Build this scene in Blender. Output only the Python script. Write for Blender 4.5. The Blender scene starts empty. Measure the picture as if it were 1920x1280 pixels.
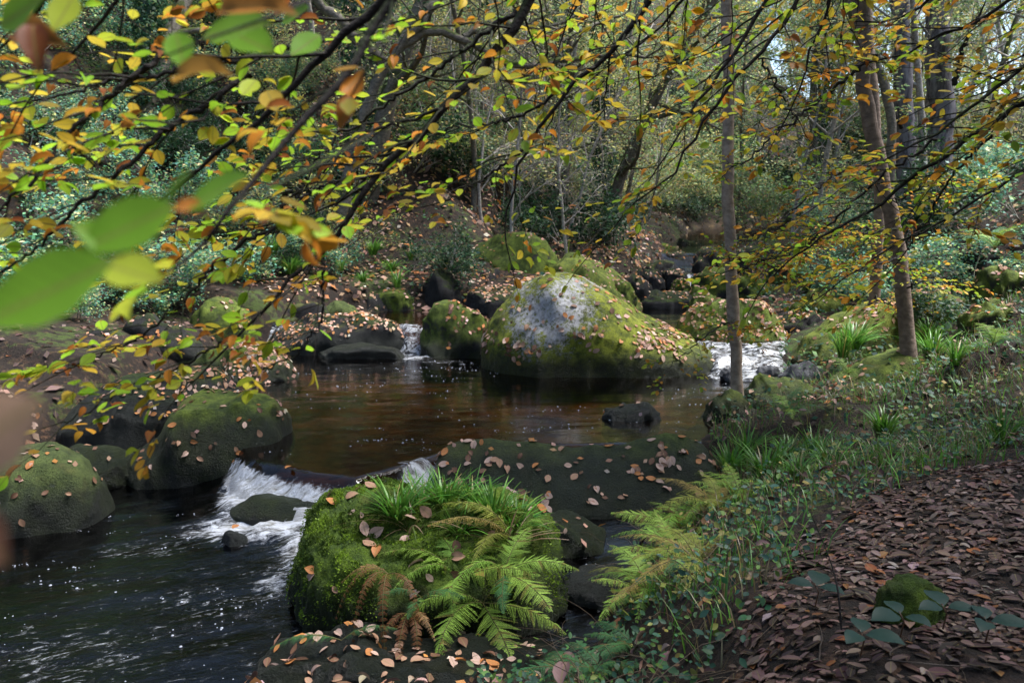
import bpy, bmesh, math, random
import numpy as np
from mathutils import Vector, Matrix

# ------------------------------------------------------------------ camera, sky, sun, exposure
sc = bpy.context.scene
COL = sc.collection
R = math.radians
F_PX, PITCH, CAM_Z = 1493.0, R(8.4), 2.4          # focal length in px of a 1920 wide picture, downward pitch, eye height
cam_d = bpy.data.cameras.new('camera'); cam = bpy.data.objects.new('camera', cam_d); COL.objects.link(cam)
cam.location = (0, 0, CAM_Z); cam.rotation_euler = (R(90) - PITCH, 0, 0)
cam_d.sensor_width = 36.0; cam_d.lens = 36.0 * F_PX / 1920.0
cam_d.clip_start = 0.05; cam_d.clip_end = 1500
cam_d.dof.use_dof = True; cam_d.dof.focus_distance = 5.5; cam_d.dof.aperture_fstop = 4.5
sc.camera = cam

SUN_EL, SUN_AZ = R(64), R(78)                    # azimuth from +Y towards +X
world = bpy.data.worlds.new('World'); sc.world = world; world.use_nodes = True
wn = world.node_tree.nodes; wn.clear()
wo = wn.new('ShaderNodeOutputWorld'); wb = wn.new('ShaderNodeBackground'); ws = wn.new('ShaderNodeTexSky')
ws.sky_type = 'NISHITA'; ws.sun_disc = False; ws.sun_elevation = SUN_EL; ws.sun_rotation = SUN_AZ
ws.air_density = 1.0; ws.dust_density = 1.5; ws.ozone_density = 1.0
wb.inputs['Strength'].default_value = 0.10
world.node_tree.links.new(ws.outputs[0], wb.inputs[0]); world.node_tree.links.new(wb.outputs[0], wo.inputs[0])
sun_d = bpy.data.lights.new('sun', 'SUN'); sun = bpy.data.objects.new('sun', sun_d); COL.objects.link(sun)
sun_d.energy = 3.4; sun_d.angle = R(30); sun_d.color = (0.99, 0.99, 1.0)
sdir = Vector((math.sin(SUN_AZ) * math.cos(SUN_EL), math.cos(SUN_AZ) * math.cos(SUN_EL), math.sin(SUN_EL)))
sun.rotation_euler = sdir.to_track_quat('Z', 'Y').to_euler(); sun.location = (0, 0, 60)
sc.view_settings.view_transform = 'Standard'; sc.view_settings.look = 'None'
sc.view_settings.exposure = 1.72; sc.view_settings.gamma = 1.0
sc.render.engine = 'CYCLES'
cy = sc.cycles
cy.max_bounces = 8; cy.diffuse_bounces = 3; cy.glossy_bounces = 3; cy.transmission_bounces = 4; cy.transparent_max_bounces = 8
cy.caustics_reflective = False; cy.caustics_refractive = False; cy.use_denoising = True

# ------------------------------------------------------------------ picture <-> place
CP, SP = math.cos(PITCH), math.sin(PITCH)
def ray(px, py):
    u = (px - 960.0) / F_PX; v = (640.0 - py) / F_PX
    return np.array([u, CP + v * SP, -SP + v * CP])
def gp(px, py, z):                                 # the point of that pixel on the level z
    d = ray(px, py); t = (z - CAM_Z) / d[2]
    return np.array([0, 0, CAM_Z]) + d * t
def at(px, py, y):                                 # the point of that pixel at distance y ahead
    d = ray(px, py); t = y / d[1]
    return np.array([0, 0, CAM_Z]) + d * t
def project(P):
    q = P - np.array([0, 0, CAM_Z]); dep = q[:, 1] * CP - q[:, 2] * SP
    up = q[:, 1] * SP + q[:, 2] * CP
    dd = np.where(dep > .05, dep, .05)
    return 960 + F_PX * q[:, 0] / dd, 640 - F_PX * up / dd, dep

# ------------------------------------------------------------------ numpy noise
def _hash(ix, iy, iz, seed):
    h = (ix.astype(np.uint32) * np.uint32(374761393) + iy.astype(np.uint32) * np.uint32(668265263)
         + iz.astype(np.uint32) * np.uint32(2147483647) + np.uint32((seed * 974711 + 12345) & 0xffffffff))
    h = (h ^ (h >> np.uint32(13))) * np.uint32(1274126177)
    h = (h ^ (h >> np.uint32(16))) * np.uint32(2246822519)
    return ((h ^ (h >> np.uint32(15))).astype(np.float64)) / 4294967295.0 * 2 - 1
def vnoise(P, seed=0):
    P = np.asarray(P, float); I = np.floor(P).astype(np.int64); f = P - I
    f = f * f * f * (f * (f * 6 - 15) + 10)
    out = 0
    for dx in (0, 1):
        wx = f[:, 0] if dx else 1 - f[:, 0]
        for dy in (0, 1):
            wy = f[:, 1] if dy else 1 - f[:, 1]
            for dz in (0, 1):
                wz = f[:, 2] if dz else 1 - f[:, 2]
                out = out + wx * wy * wz * _hash(I[:, 0] + dx, I[:, 1] + dy, I[:, 2] + dz, seed)
    return out
def fbm(P, seed=0, octaves=4, gain=.5):
    a, s, out = 1.0, 0.0, 0.0
    P = np.asarray(P, float)
    for k in range(octaves):
        out = out + a * vnoise(P * (2.03 ** k) + 17.3 * k, seed + k); s += a; a *= gain
    return out / s
def sstep(a, b, x):
    t = np.clip((np.asarray(x, float) - a) / (b - a), 0, 1); return t * t * (3 - 2 * t)
def p3(x, y, z=0.0):
    x = np.asarray(x, float).ravel(); y = np.asarray(y, float).ravel()
    return np.stack([x, y, np.zeros_like(x) + z], 1)

# ------------------------------------------------------------------ mesh buffer and tagging
class MB:
    def __init__(s): s.V = []; s.C = []; s.U = []; s.F = []; s.n = 0
    def add(s, V, F, col=None, luv=None):          # F: list of int arrays (m,k)
        V = np.asarray(V, float).reshape(-1, 3)
        if not isinstance(F, (list, tuple)): F = [F]
        for f in F:
            f = np.asarray(f, np.int64)
            if len(f): s.F.append(f + s.n)
        s.V.append(V); k = len(V)
        c = np.ones((k, 4)) if col is None else np.concatenate([np.broadcast_to(np.asarray(col, float), (k, 3)), np.ones((k, 1))], 1)
        s.C.append(c); s.U.append(np.zeros((k, 3)) if luv is None else luv); s.n += k
    def mesh(s, name, mat, smooth=True):
        V = np.concatenate(s.V); me = bpy.data.meshes.new(name)
        tot = np.concatenate([np.full(len(f), f.shape[1], np.int32) for f in s.F])
        idx = np.concatenate([f.ravel() for f in s.F]).astype(np.int32)
        me.vertices.add(len(V)); me.vertices.foreach_set('co', V.astype(np.float32).ravel())
        me.loops.add(len(idx)); me.loops.foreach_set('vertex_index', idx)
        st = np.zeros(len(tot), np.int32); st[1:] = np.cumsum(tot)[:-1]
        me.polygons.add(len(tot)); me.polygons.foreach_set('loop_start', st); me.polygons.foreach_set('loop_total', tot)
        me.polygons.foreach_set('use_smooth', np.full(len(tot), smooth, bool))
        a = me.attributes.new('Col', 'FLOAT_COLOR', 'POINT'); a.data.foreach_set('color', np.concatenate(s.C).astype(np.float32).ravel())
        a = me.attributes.new('luv', 'FLOAT_VECTOR', 'POINT'); a.data.foreach_set('vector', np.concatenate(s.U).astype(np.float32).ravel())
        me.materials.append(mat); me.update(calc_edges=True)
        return me
    def build(s, name, mat, parent=None, smooth=True):
        return link(name, s.mesh(name, mat, smooth), parent)
def link(name, data, parent=None):
    o = bpy.data.objects.new(name, data); COL.objects.link(o)
    if parent is not None: o.parent = parent
    return o
def tag(o, label=None, cat=None, group=None, kind=None):
    if label: o['label'] = label
    if cat: o['category'] = cat
    if group: o['group'] = group
    if kind: o['kind'] = kind
    return o
def empty(name, loc=(0, 0, 0)):
    o = bpy.data.objects.new(name, None); o.location = loc; COL.objects.link(o); return o
def copy_tree(o, parent=None):
    c = o.copy(); COL.objects.link(c)
    if parent is not None: c.parent = parent
    for ch in list(o.children): copy_tree(ch, c)
    return c
def grid_faces(nu, nv, wrap=False):                # vertex index = i*nv + j
    i, j = np.meshgrid(np.arange(nu - 1), np.arange(nv if wrap else nv - 1), indexing='ij')
    j2 = (j + 1) % nv
    return np.stack([i * nv + j, (i + 1) * nv + j, (i + 1) * nv + j2, i * nv + j2], -1).reshape(-1, 4)
def tube(mb, pts, rad, n=6, col=None):
    pts = np.asarray(pts, float); m = len(pts); rad = np.broadcast_to(np.asarray(rad, float), (m,))
    T = np.gradient(pts, axis=0); T /= np.linalg.norm(T, axis=1)[:, None] + 1e-9
    ref = np.array([0, 0, 1.0]) if abs(T[:, 2]).mean() < .8 else np.array([1.0, 0, 0])
    A = np.cross(T, ref); A /= np.linalg.norm(A, axis=1)[:, None] + 1e-9; B = np.cross(T, A)
    th = np.arange(n) * 2 * np.pi / n
    V = pts[:, None] + rad[:, None, None] * (np.cos(th)[None, :, None] * A[:, None] + np.sin(th)[None, :, None] * B[:, None])
    F = [grid_faces(m, n, True)[:, ::-1]]
    cap = np.array([[(m - 1) * n + k for k in range(n)]])
    mb.add(V.reshape(-1, 3), F + [cap], col)
def smooth_line(P, n):
    P = np.asarray(P, float); d = np.r_[0, np.cumsum(np.linalg.norm(np.diff(P, axis=0), axis=1))]
    t = np.linspace(0, d[-1], n); out = np.stack([np.interp(t, d, P[:, k]) for k in range(P.shape[1])], 1)
    for _ in range(2):
        out[1:-1] = .25 * out[:-2] + .5 * out[1:-1] + .25 * out[2:]
    return out

# ------------------------------------------------------------------ leaf templates
def leaf_template(w=.62, fold=.06, curl=.0):
    ys = [0, .16, .36, .58, .8, 1.0]; ws = [0, .30, .48, .47, .29, 0]
    V = []; F3 = []; F4 = []
    for y, k in zip(ys, ws):
        z = -curl * (y - .4) ** 2 * 2
        V += [(-k * w, y, z + fold * (k > 0)), (0, y, z), (k * w, y, z + fold * (k > 0))]
    V = np.array(V)
    for i in range(5):
        a = 3 * i
        if i == 0: F3 += [(1, 4, 3), (1, 5, 4)]
        elif i == 4: F3 += [(a, a + 1, a + 4), (a + 1, a + 2, a + 4)]
        else: F4 += [(a, a + 1, a + 4, a + 3), (a + 1, a + 2, a + 5, a + 4)]
    luv = np.stack([V[:, 0] / w, V[:, 1], np.zeros(len(V))], 1)
    return V, [np.array(F3), np.array(F4)], luv
LEAF = leaf_template(); LEAF_CURL = leaf_template(.5, .14, .28); LEAF_OAKISH = leaf_template(.5, .05, .12)
QL = (np.array([[0, 0, 0], [-.33, .5, .05], [0, 1, 0], [.33, .5, .05]], float), [np.array([[0, 3, 2, 1]])], np.array([[0, 0, 0], [-.5, .5, 0], [0, 1, 0], [.5, .5, 0]], float))
def frames(axis, normal):
    a = axis / (np.linalg.norm(axis, axis=1)[:, None] + 1e-9)
    x = np.cross(a, normal); x /= np.linalg.norm(x, axis=1)[:, None] + 1e-9
    return np.stack([x, a, np.cross(x, a)], 2)     # columns
def put_leaves(mb, tpl, pos, Rm, size, col):
    V, F, U = tpl; N = len(pos); k = len(V)
    if N == 0: return
    W = np.einsum('nij,kj->nki', Rm, V) * np.asarray(size).reshape(-1, 1, 1) + pos[:, None]
    off = (np.arange(N) * k)[:, None, None]
    Fs = [(f[None] + off).reshape(-1, f.shape[1]) for f in F if len(f)]
    c = np.repeat(np.asarray(col, float), k, axis=0)
    c = np.concatenate([c, np.ones((len(c), 1))], 1)
    rid = np.repeat(np.arange(N) * .6180339 % 1.0, k)
    U2 = np.tile(U, (N, 1)); U2[:, 2] = rid
    for f in Fs: mb.F.append(f + mb.n)
    mb.V.append(W.reshape(-1, 3)); mb.C.append(c); mb.U.append(U2); mb.n += N * k
def rand_dir(rng, n):
    v = rng.normal(size=(n, 3)); return v / np.linalg.norm(v, axis=1)[:, None]
def pick(rng, pal, n, jit=.22):
    w = np.array([p[0] for p in pal], float); w /= w.sum(); c = np.array([p[1] for p in pal], float)
    k = rng.choice(len(pal), n, p=w)
    return np.clip(c[k] * np.exp(rng.normal(0, jit, (n, 1))) * np.exp(rng.normal(0, jit * .35, (n, 3))), 0.002, .9)
# ------------------------------------------------------------------ materials
class NT:
    def __init__(s, name):
        s.m = bpy.data.materials.new(name); s.m.use_nodes = True; s.t = s.m.node_tree; s.t.nodes.clear()
        s.out = s.t.nodes.new('ShaderNodeOutputMaterial')
    def n(s, kind, **kw):
        nd = s.t.nodes.new('ShaderNode' + kind)
        for k, v in kw.items():
            if k.startswith('_'): setattr(nd, k[1:], v)
        for k, v in kw.items():
            if k.startswith('_'): continue
            key = int(k[1:]) if k[0] == 'i' and k[1:].isdigit() else k.replace('__', ' ')
            if hasattr(v, 'links') and hasattr(v, 'node'): s.t.links.new(v, nd.inputs[key])
            else: nd.inputs[key].default_value = v
        return nd
    def link(s, a, b): s.t.links.new(a, b)
    def math(s, op, a, b=0.0, c=None, clamp=False):
        kw = dict(_operation=op, _use_clamp=clamp, i0=a, i1=b)
        if c is not None: kw['i2'] = c
        return s.n('Math', **kw).outputs[0]
    def noise(s, scale, detail=4, rough=.55, vec=None, dist=0.0):
        kw = dict(Scale=scale, Detail=detail, Roughness=rough, Distortion=dist)
        if vec is not None: kw['Vector'] = vec
        return s.n('TexNoise', **kw).outputs[0]
    def ss(s, x, a, b):
        nd = s.n('MapRange', _interpolation_type='SMOOTHSTEP', Value=x); nd.inputs['From Min'].default_value = a; nd.inputs['From Max'].default_value = b
        return nd.outputs[0]
    def mix(s, f, a, b):
        nd = s.n('Mix', _data_type='RGBA')
        for v, k in ((f, 0), (a, 6), (b, 7)):
            if hasattr(v, 'links'): s.t.links.new(v, nd.inputs[k])
            else: nd.inputs[k].default_value = v if k == 0 else (v[0], v[1], v[2], 1)
        return nd.outputs[2]
    def mixsh(s, f, a, b): return s.n('MixShader', i0=f, i1=a, i2=b).outputs[0]
    def surf(s, sh): s.link(sh, s.out.inputs[0]); return s.m
    def pos(s): return s.n('NewGeometry').outputs['Position']
    def nz(s): return s.n('SeparateXYZ', i0=s.n('NewGeometry').outputs['Normal']).outputs[2]
    def attr(s, name): return s.n('Attribute', _attribute_name=name)
    def bump(s, h, strength=.5, dist=.02, normal=None):
        kw = dict(Height=h, Strength=strength, Distance=dist)
        if normal is not None: kw['Normal'] = normal
        return s.n('Bump', **kw).outputs[0]
def c4(c): return (c[0], c[1], c[2], 1)

def rock_mat(name, moss=.5, moss_a=(.035, .055, .012), moss_b=(.12, .16, .022), stone=(.10, .095, .09), lichen=(.38, .37, .38), lich=.25, wet=0.0, attr_grey=False, fuzz=1.0):
    m = NT(name); P = m.pos()
    nz = m.nz()
    n1 = m.noise(1.7, 6, .6, P); n2 = m.noise(9, 5, .65, P); n3 = m.noise(55, 5, .7, P); n4 = m.noise(4.2, 6, .65, P); n5 = m.noise(170, 3, .7, P)
    # bare stone: grey with speckles and lichen blotches
    st = m.mix(m.ss(n2, .35, .7), stone, tuple(.45 * k for k in stone))
    li = m.ss(m.math('ADD', n4, m.math('MULTIPLY', n3, .35)), .82 - lich * .45, .95 - lich * .45)
    st = m.mix(li, st, m.mix(m.ss(m.math('ADD', m.math('MULTIPLY', n2, .6), m.math('MULTIPLY', n3, .4)), .3, .62), tuple(.4 * k for k in lichen), lichen))
    st = m.mix(m.math('MULTIPLY', m.ss(n5, .6, .75), .5), st, (.05, .05, .05))
    # moss: two tones in clumps, more on surfaces that face up
    mo = m.mix(m.ss(m.math('ADD', m.math('MULTIPLY', n1, .5), m.math('MULTIPLY', n2, .5)), .38, .62), moss_a, moss_b)
    mo = m.mix(m.math('MULTIPLY', m.ss(n3, .4, .75), .65), mo, tuple(.3 * k for k in moss_a))
    mo = m.mix(m.math('MULTIPLY', m.ss(m.noise(3.1, 3, .5, P), .55, .7), .35), mo, (.16, .13, .04))
    mf = m.math('ADD', m.math('MULTIPLY', nz, .35), m.math('ADD', m.math('MULTIPLY', n4, .9), m.math('MULTIPLY', n3, .25)))
    if attr_grey:
        g = m.attr('Col'); r = m.n('SeparateColor', i0=g.outputs['Color']).outputs[0]
        mf = m.math('ADD', m.math('ADD', m.math('MULTIPLY', mf, .5), .12), m.math('ADD', m.math('MULTIPLY', n2, .65), m.math('ADD', m.math('MULTIPLY', m.math('SUBTRACT', n3, .5), .8), m.math('MULTIPLY', m.math('SUBTRACT', m.noise(17, 7, .75, P), .5), 1.7))))
        mf = m.math('SUBTRACT', mf, m.math('MULTIPLY', m.math('SUBTRACT', 1.0, r), .60))
    cov = m.ss(mf, 1.27 - moss - (.1 if attr_grey else 0), 1.42 - moss + (.12 if attr_grey else 0))
    col = m.mix(cov, st, mo)
    z = m.n('SeparateXYZ', i0=P).outputs[2]
    band = m.math('SUBTRACT', 1.0, m.ss(m.math('ADD', z, m.math('MULTIPLY', n4, -.3)), wet - .05, wet + .30))
    col = m.mix(m.math('MULTIPLY', band, .88), col, (.009, .011, .006))  # wet algae by the waterline, widened to paint in shade under the rocks
    h = m.math('ADD', m.math('MULTIPLY', n3, .6), m.math('ADD', m.math('MULTIPLY', n2, .8), m.math('MULTIPLY', n5, .45)))
    h = m.math('ADD', h, m.math('MULTIPLY', cov, m.math('MULTIPLY', n3, .8 * fuzz)))
    b = m.bump(h, .9, .03)
    ro = m.math('SUBTRACT', .92, m.math('MULTIPLY', band, .5))
    bs = m.n('BsdfPrincipled', Base__Color=col, Roughness=ro, Normal=b)
    bs.inputs['Specular IOR Level'].default_value = .3
    return m.surf(bs.outputs[0])

def leaf_mat(name, trans=.45, rough=.45, spec=.35, veins=True, edge=(.35, .13, .02), edge_amt=.75):
    m = NT(name); a = m.attr('Col').outputs['Color']; uv = m.attr('luv').outputs['Vector']
    sx = m.n('SeparateXYZ', i0=uv); u, v, rid = sx.outputs
    col = a
    if veins:
        au = m.math('ABSOLUTE', u)
        vein = m.math('SINE', m.math('MULTIPLY', m.math('SUBTRACT', v, m.math('MULTIPLY', au, .45)), 52))
        col = m.mix(m.math('MULTIPLY', m.ss(vein, .55, 1.0), .28), col, m.mix(.5, a, (.02, .02, .005)))
        rib = m.math('SUBTRACT', 1.0, m.ss(au, .02, .06)); col = m.mix(m.math('MULTIPLY', rib, .5), col, (.20, .17, .05))
        nn = m.noise(3.0, 4, .6, m.n('VectorMath', _operation='ADD', i0=uv, i1=m.n('CombineXYZ', i0=m.math('MULTIPLY', rid, 71.0), i1=m.math('MULTIPLY', rid, 31.0)).outputs[0]).outputs[0])
        ed = m.math('MULTIPLY', m.ss(m.math('ADD', nn, m.math('MULTIPLY', m.math('ADD', au, m.math('ABSOLUTE', m.math('SUBTRACT', v, .45))), .3)), .62, .85), m.math('MULTIPLY', rid, edge_amt * 1.6), clamp=True)
        col = m.mix(ed, col, edge)
    d = m.n('BsdfPrincipled', Base__Color=col, Roughness=rough); d.inputs['Specular IOR Level'].default_value = spec
    t = m.n('BsdfTranslucent', Color=m.mix(.25, col, m.n('Gamma', Color=col, Gamma=.8).outputs[0]))
    return m.surf(m.mixsh(trans, d.outputs[0], t.outputs[0]))

def bark_mat(name, a, b, moss=.0, moss_c=(.05, .07, .012), scale=14, ridges=False, bump=.6):
    m = NT(name); P = m.pos()
    sc_ = m.n('Mapping', i0=P); sc_.inputs['Scale'].default_value = (1, 1, .28 if ridges else 1.6)
    n1 = m.noise(scale, 6, .65, sc_.outputs[0]); n2 = m.noise(2.2, 4, .6, P); n3 = m.noise(60, 4, .6, P)
    col = m.mix(m.ss(n1, .35, .65), a, b)
    col = m.mix(m.math('MULTIPLY', m.ss(n2, .5, .68), .5), col, tuple(.5 * k for k in a))
    if moss > 0:
        nz = m.nz()
        col = m.mix(m.ss(m.math('ADD', m.math('ADD', n2, m.math('MULTIPLY', nz, .25)), m.math('MULTIPLY', n3, .2)), .86 - moss * .5, 1.0 - moss * .5), col, m.mix(n3, moss_c, tuple(.4 * k for k in moss_c)))
    bs = m.n('BsdfPrincipled', Base__Color=col, Roughness=.85, Normal=m.bump(m.math('ADD', n1, m.math('MULTIPLY', n3, .4)), bump, .03))
    bs.inputs['Specular IOR Level'].default_value = .2
    return m.surf(bs.outputs[0])

def ground_mat():
    m = NT('forest_floor'); P = m.pos()
    n1 = m.noise(.8, 5, .6, P); n2 = m.noise(7, 5, .65, P); n3 = m.noise(45, 4, .7, P)
    vo = m.n('TexVoronoi', Vector=P, Scale=16.0); vc = m.n('SeparateColor', i0=vo.outputs['Color'])
    litter = m.mix(vc.outputs[0], (.009, .006, .005), (.05, .028, .017))
    litter = m.mix(m.math('MULTIPLY', m.ss(vc.outputs[1], .7, .95), .7), litter, (.12, .065, .035))
    soil = m.mix(n3, (.010, .008, .006), (.03, .02, .013))
    col = m.mix(m.ss(n2, .42, .6), soil, litter)
    r = m.n('SeparateColor', i0=m.attr('Col').outputs['Color'])
    moss = m.ss(m.math('ADD', m.math('MULTIPLY', n1, .9), m.math('ADD', m.math('MULTIPLY', n2, .6), m.math('MULTIPLY', r.outputs[1], .25))), .98, 1.12)
    mc = m.mix(n3, (.02, .035, .008), (.07, .095, .018))
    col = m.mix(moss, col, mc)
    bed = m.mix(m.ss(m.noise(1.6, 5, .65, P), .38, .66), (.03, .024, .012), (.20, .122, .05))
    bed = m.mix(m.ss(m.noise(5, 4, .6, P), .5, .68), bed, (.035, .026, .012))
    col = m.mix(r.outputs[0], col, bed)
    b = m.bump(m.math('ADD', m.math('MULTIPLY', vc.outputs[2], .7), m.math('ADD', n2, n3)), .8, .04)
    bs = m.n('BsdfPrincipled', Base__Color=col, Roughness=.85, Normal=b); bs.inputs['Specular IOR Level'].default_value = .25
    return m.surf(bs.outputs[0])

def water_mat():
    # R foam amount with painted sky glints, G depth tint, B ripple strength
    m = NT('peaty_water'); P = m.pos(); r = m.n('SeparateColor', i0=m.attr('Col').outputs['Color'])
    flow = m.attr('luv').outputs['Vector']         # along / across the flow, in metres
    mp = m.n('Mapping', i0=flow); mp.inputs['Scale'].default_value = (1.0, 2.1, 1)
    w1 = m.noise(8.0, 5, .62, mp.outputs[0], .6); w2 = m.noise(17, 3, .55, mp.outputs[0], .5); w3 = m.noise(2.2, 3, .5, P)
    h = m.math('ADD', m.math('MULTIPLY', w1, 1.0), m.math('ADD', m.math('MULTIPLY', w2, .16), m.math('MULTIPLY', w3, .8)))
    b = m.n('Bump', Height=h, Strength=m.math('MULTIPLY', r.outputs[2], m.math('ADD', .25, m.math('MULTIPLY', m.ss(m.noise(1.3, 5, .65, mp.outputs[0], .8), .5, .72), 1.0)), clamp=True), Distance=.02).outputs[0]
    deep = m.mix(m.noise(.9, 3, .5, P), (.50, .33, .15), (.36, .24, .11))
    tint = m.mix(r.outputs[1], deep, (.05, .03, .014))
    tr = m.n('BsdfTransparent', Color=tint)
    gl = m.n('BsdfGlossy', Color=(1, 1, 1, 1), Roughness=.06, Normal=b)
    fr = m.n('Fresnel', IOR=1.33, Normal=b).outputs[0]
    wat = m.mixsh(m.math('MULTIPLY', fr, 1.15, clamp=True), tr.outputs[0], gl.outputs[0])
    mp2 = m.n('Mapping', i0=flow); mp2.inputs['Scale'].default_value = (1.0, 2.6, 1)
    f1 = m.noise(7.0, 8, .74, mp2.outputs[0], .7); f2 = m.noise(26, 4, .7, P)
    fm = m.math('ADD', m.math('MULTIPLY', f1, .8), m.math('MULTIPLY', f2, .2))
    foam = m.math('MULTIPLY', m.ss(m.math('ADD', fm, m.math('MULTIPLY', r.outputs[0], .44)), .74, .98), .95)
    fo = m.n('BsdfPrincipled', Base__Color=m.mix(m.ss(f1, .35, .6), (.30, .285, .24), (.66, .67, .69)), Roughness=.6, Normal=m.bump(fm, .9, .06))
    return m.surf(m.mixsh(foam, wat, fo.outputs[0]))

def plain_mat(name, col, rough=.6, spec=.4):
    m = NT(name); bs = m.n('BsdfPrincipled', Base__Color=c4(col), Roughness=rough); bs.inputs['Specular IOR Level'].default_value = spec
    return m.surf(bs.outputs[0])

M_GROUND = ground_mat(); M_WATER = water_mat()
M_LEAF = leaf_mat('beech_leaf', .5, .5, .15)
M_DRY = leaf_mat('dry_fallen_leaf', .15, .6, .3, True, (.10, .035, .015), .6)
M_GREEN = leaf_mat('undergrowth_leaf', .35, .5, .3, False)
M_FERN = leaf_mat('fern_leaf', .4, .55, .25, False)
M_BLADE = leaf_mat('grass_blade', .3, .4, .45, False)
M_BOUGH = bark_mat('dark_beech_bark', (.035, .028, .024), (.014, .011, .010), .25, (.03, .04, .01), 30)
M_SAPLING = bark_mat('smooth_grey_brown_bark', (.42, .32, .235), (.24, .175, .125), .12, (.05, .06, .015), 11, False, .3)
M_TWIN = bark_mat('brown_beech_bark', (.27, .20, .155), (.15, .11, .085), .2, (.05, .06, .015), 11, False, .5)
M_GREYBARK = bark_mat('ridged_grey_bark', (.22, .20, .21), (.06, .05, .055), .1, (.05, .06, .015), 9, True, 1.0)
M_MOSSBARK = bark_mat('mossy_bark', (.20, .17, .135), (.10, .085, .07), .5, (.07, .09, .018), 12)
M_TWIG = bark_mat('pale_twig_bark', (.42, .38, .34), (.24, .21, .18), .15, (.07, .08, .02), 12)
M_FOAM = plain_mat('foam_bubble', (.32, .33, .36), .35, .5)
# ------------------------------------------------------------------ the lie of the land
RB = np.array([(-10, -6), (-4, .5), (-2.3, 3.2), (-1.6, 4.2), (-1.3, 4.6), (.2, 4.6), (.55, 4.9), (.78, 5.6), (1.05, 6.4), (1.65, 7.3), (2.1, 8.3), (2.45, 9.5), (3.2, 10.3), (4.0, 11.3), (4.3, 12.5), (4.8, 14), (5.0, 17), (5.4, 20), (6.3, 24), (7.7, 30), (10.5, 37), (18, 44), (48, 52)], float)
LB = np.array([(-17, -6), (-11, 0), (-8.5, 4), (-6.6, 6.2), (-5.7, 8), (-5.4, 10), (-5.3, 12.5), (-5.0, 14.5), (-4.0, 16.2), (-2.6, 17.3), (-.8, 17.6), (1.0, 17.3), (2.4, 19.3), (3.2, 22), (4.7, 26), (6.1, 31), (8.8, 39), (16.5, 47), (48, 58)], float)
POLY = np.concatenate([RB, LB[::-1]])
def seg_dist(X, Y, L):
    d = np.full(len(X), 1e9)
    for a, b in zip(L[:-1], L[1:]):
        ab = b - a; t = np.clip(((X - a[0]) * ab[0] + (Y - a[1]) * ab[1]) / (ab @ ab), 0, 1)
        d = np.minimum(d, np.hypot(X - a[0] - t * ab[0], Y - a[1] - t * ab[1]))
    return d
def inside(X, Y):
    c = np.zeros(len(X), bool); n = len(POLY)
    for i in range(n):
        a, b = POLY[i], POLY[(i + 1) % n]
        hit = ((a[1] > Y) != (b[1] > Y))
        xs = a[0] + (Y - a[1]) * (b[0] - a[0]) / (b[1] - a[1] if b[1] != a[1] else 1e-9)
        c ^= hit & (X < xs)
    return c
S1X = np.array([-9, -4.2, -3.4, -2.75, -2.5, -2.0, -1.5, -1.1, -.7, 0, 3.0, 9]); S1Y = np.array([11.2, 10.6, 9.0, 7.95, 7.7, 7.42, 7.25, 7.62, 8.15, 8.4, 8.5, 9.5])
S2X = np.array([-9, -2.4, -2.0, -1.6, -1.2, -.3, 2.9, 3.3, 4.2, 4.8, 12]); S2Y = np.array([15.2, 15.1, 14.75, 14.75, 14.6, 14.2, 13.6, 12.75, 12.75, 13.2, 14.5])
def water_level(x, y):
    a = sstep(-.16, .12, y - np.interp(x, S1X, S1Y)); wid = np.interp(x, [2.6, 3.2, 4.4, 5], [.2, .7, .7, .2])
    b = sstep(-wid, wid, y - np.interp(x, S2X, S2Y))
    c = sstep(-.5, .5, y - 23.6); d = sstep(-.7, .7, y - 27.0)
    d1 = np.interp(x, S1X, S1Y) - y
    return -.4 + .2 * a + .2 * np.exp(-np.clip(d1 - .1, 0, 9) / .55) + (.42 + .1 * (x < -.5)) * b + .5 * c + .5 * d + .07 * np.clip(y - 28, 0, 60)
def side_right(X, Y):                               # >0 on the right bank
    return np.interp(Y, RB[:, 1], RB[:, 0]) - X < 0
def is_path(x, y):
    e = np.interp(y, [1, 2.5, 4.55, 5.0, 6.5], [.1, .62, 1.64, 2.7, 6.0])
    return sstep(-.25, .2, x - e + .18 * vnoise(p3(np.asarray(x) * 2.5, np.asarray(y) * 2.5), 5)) * sstep(7.0, 5.6, y)
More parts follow.
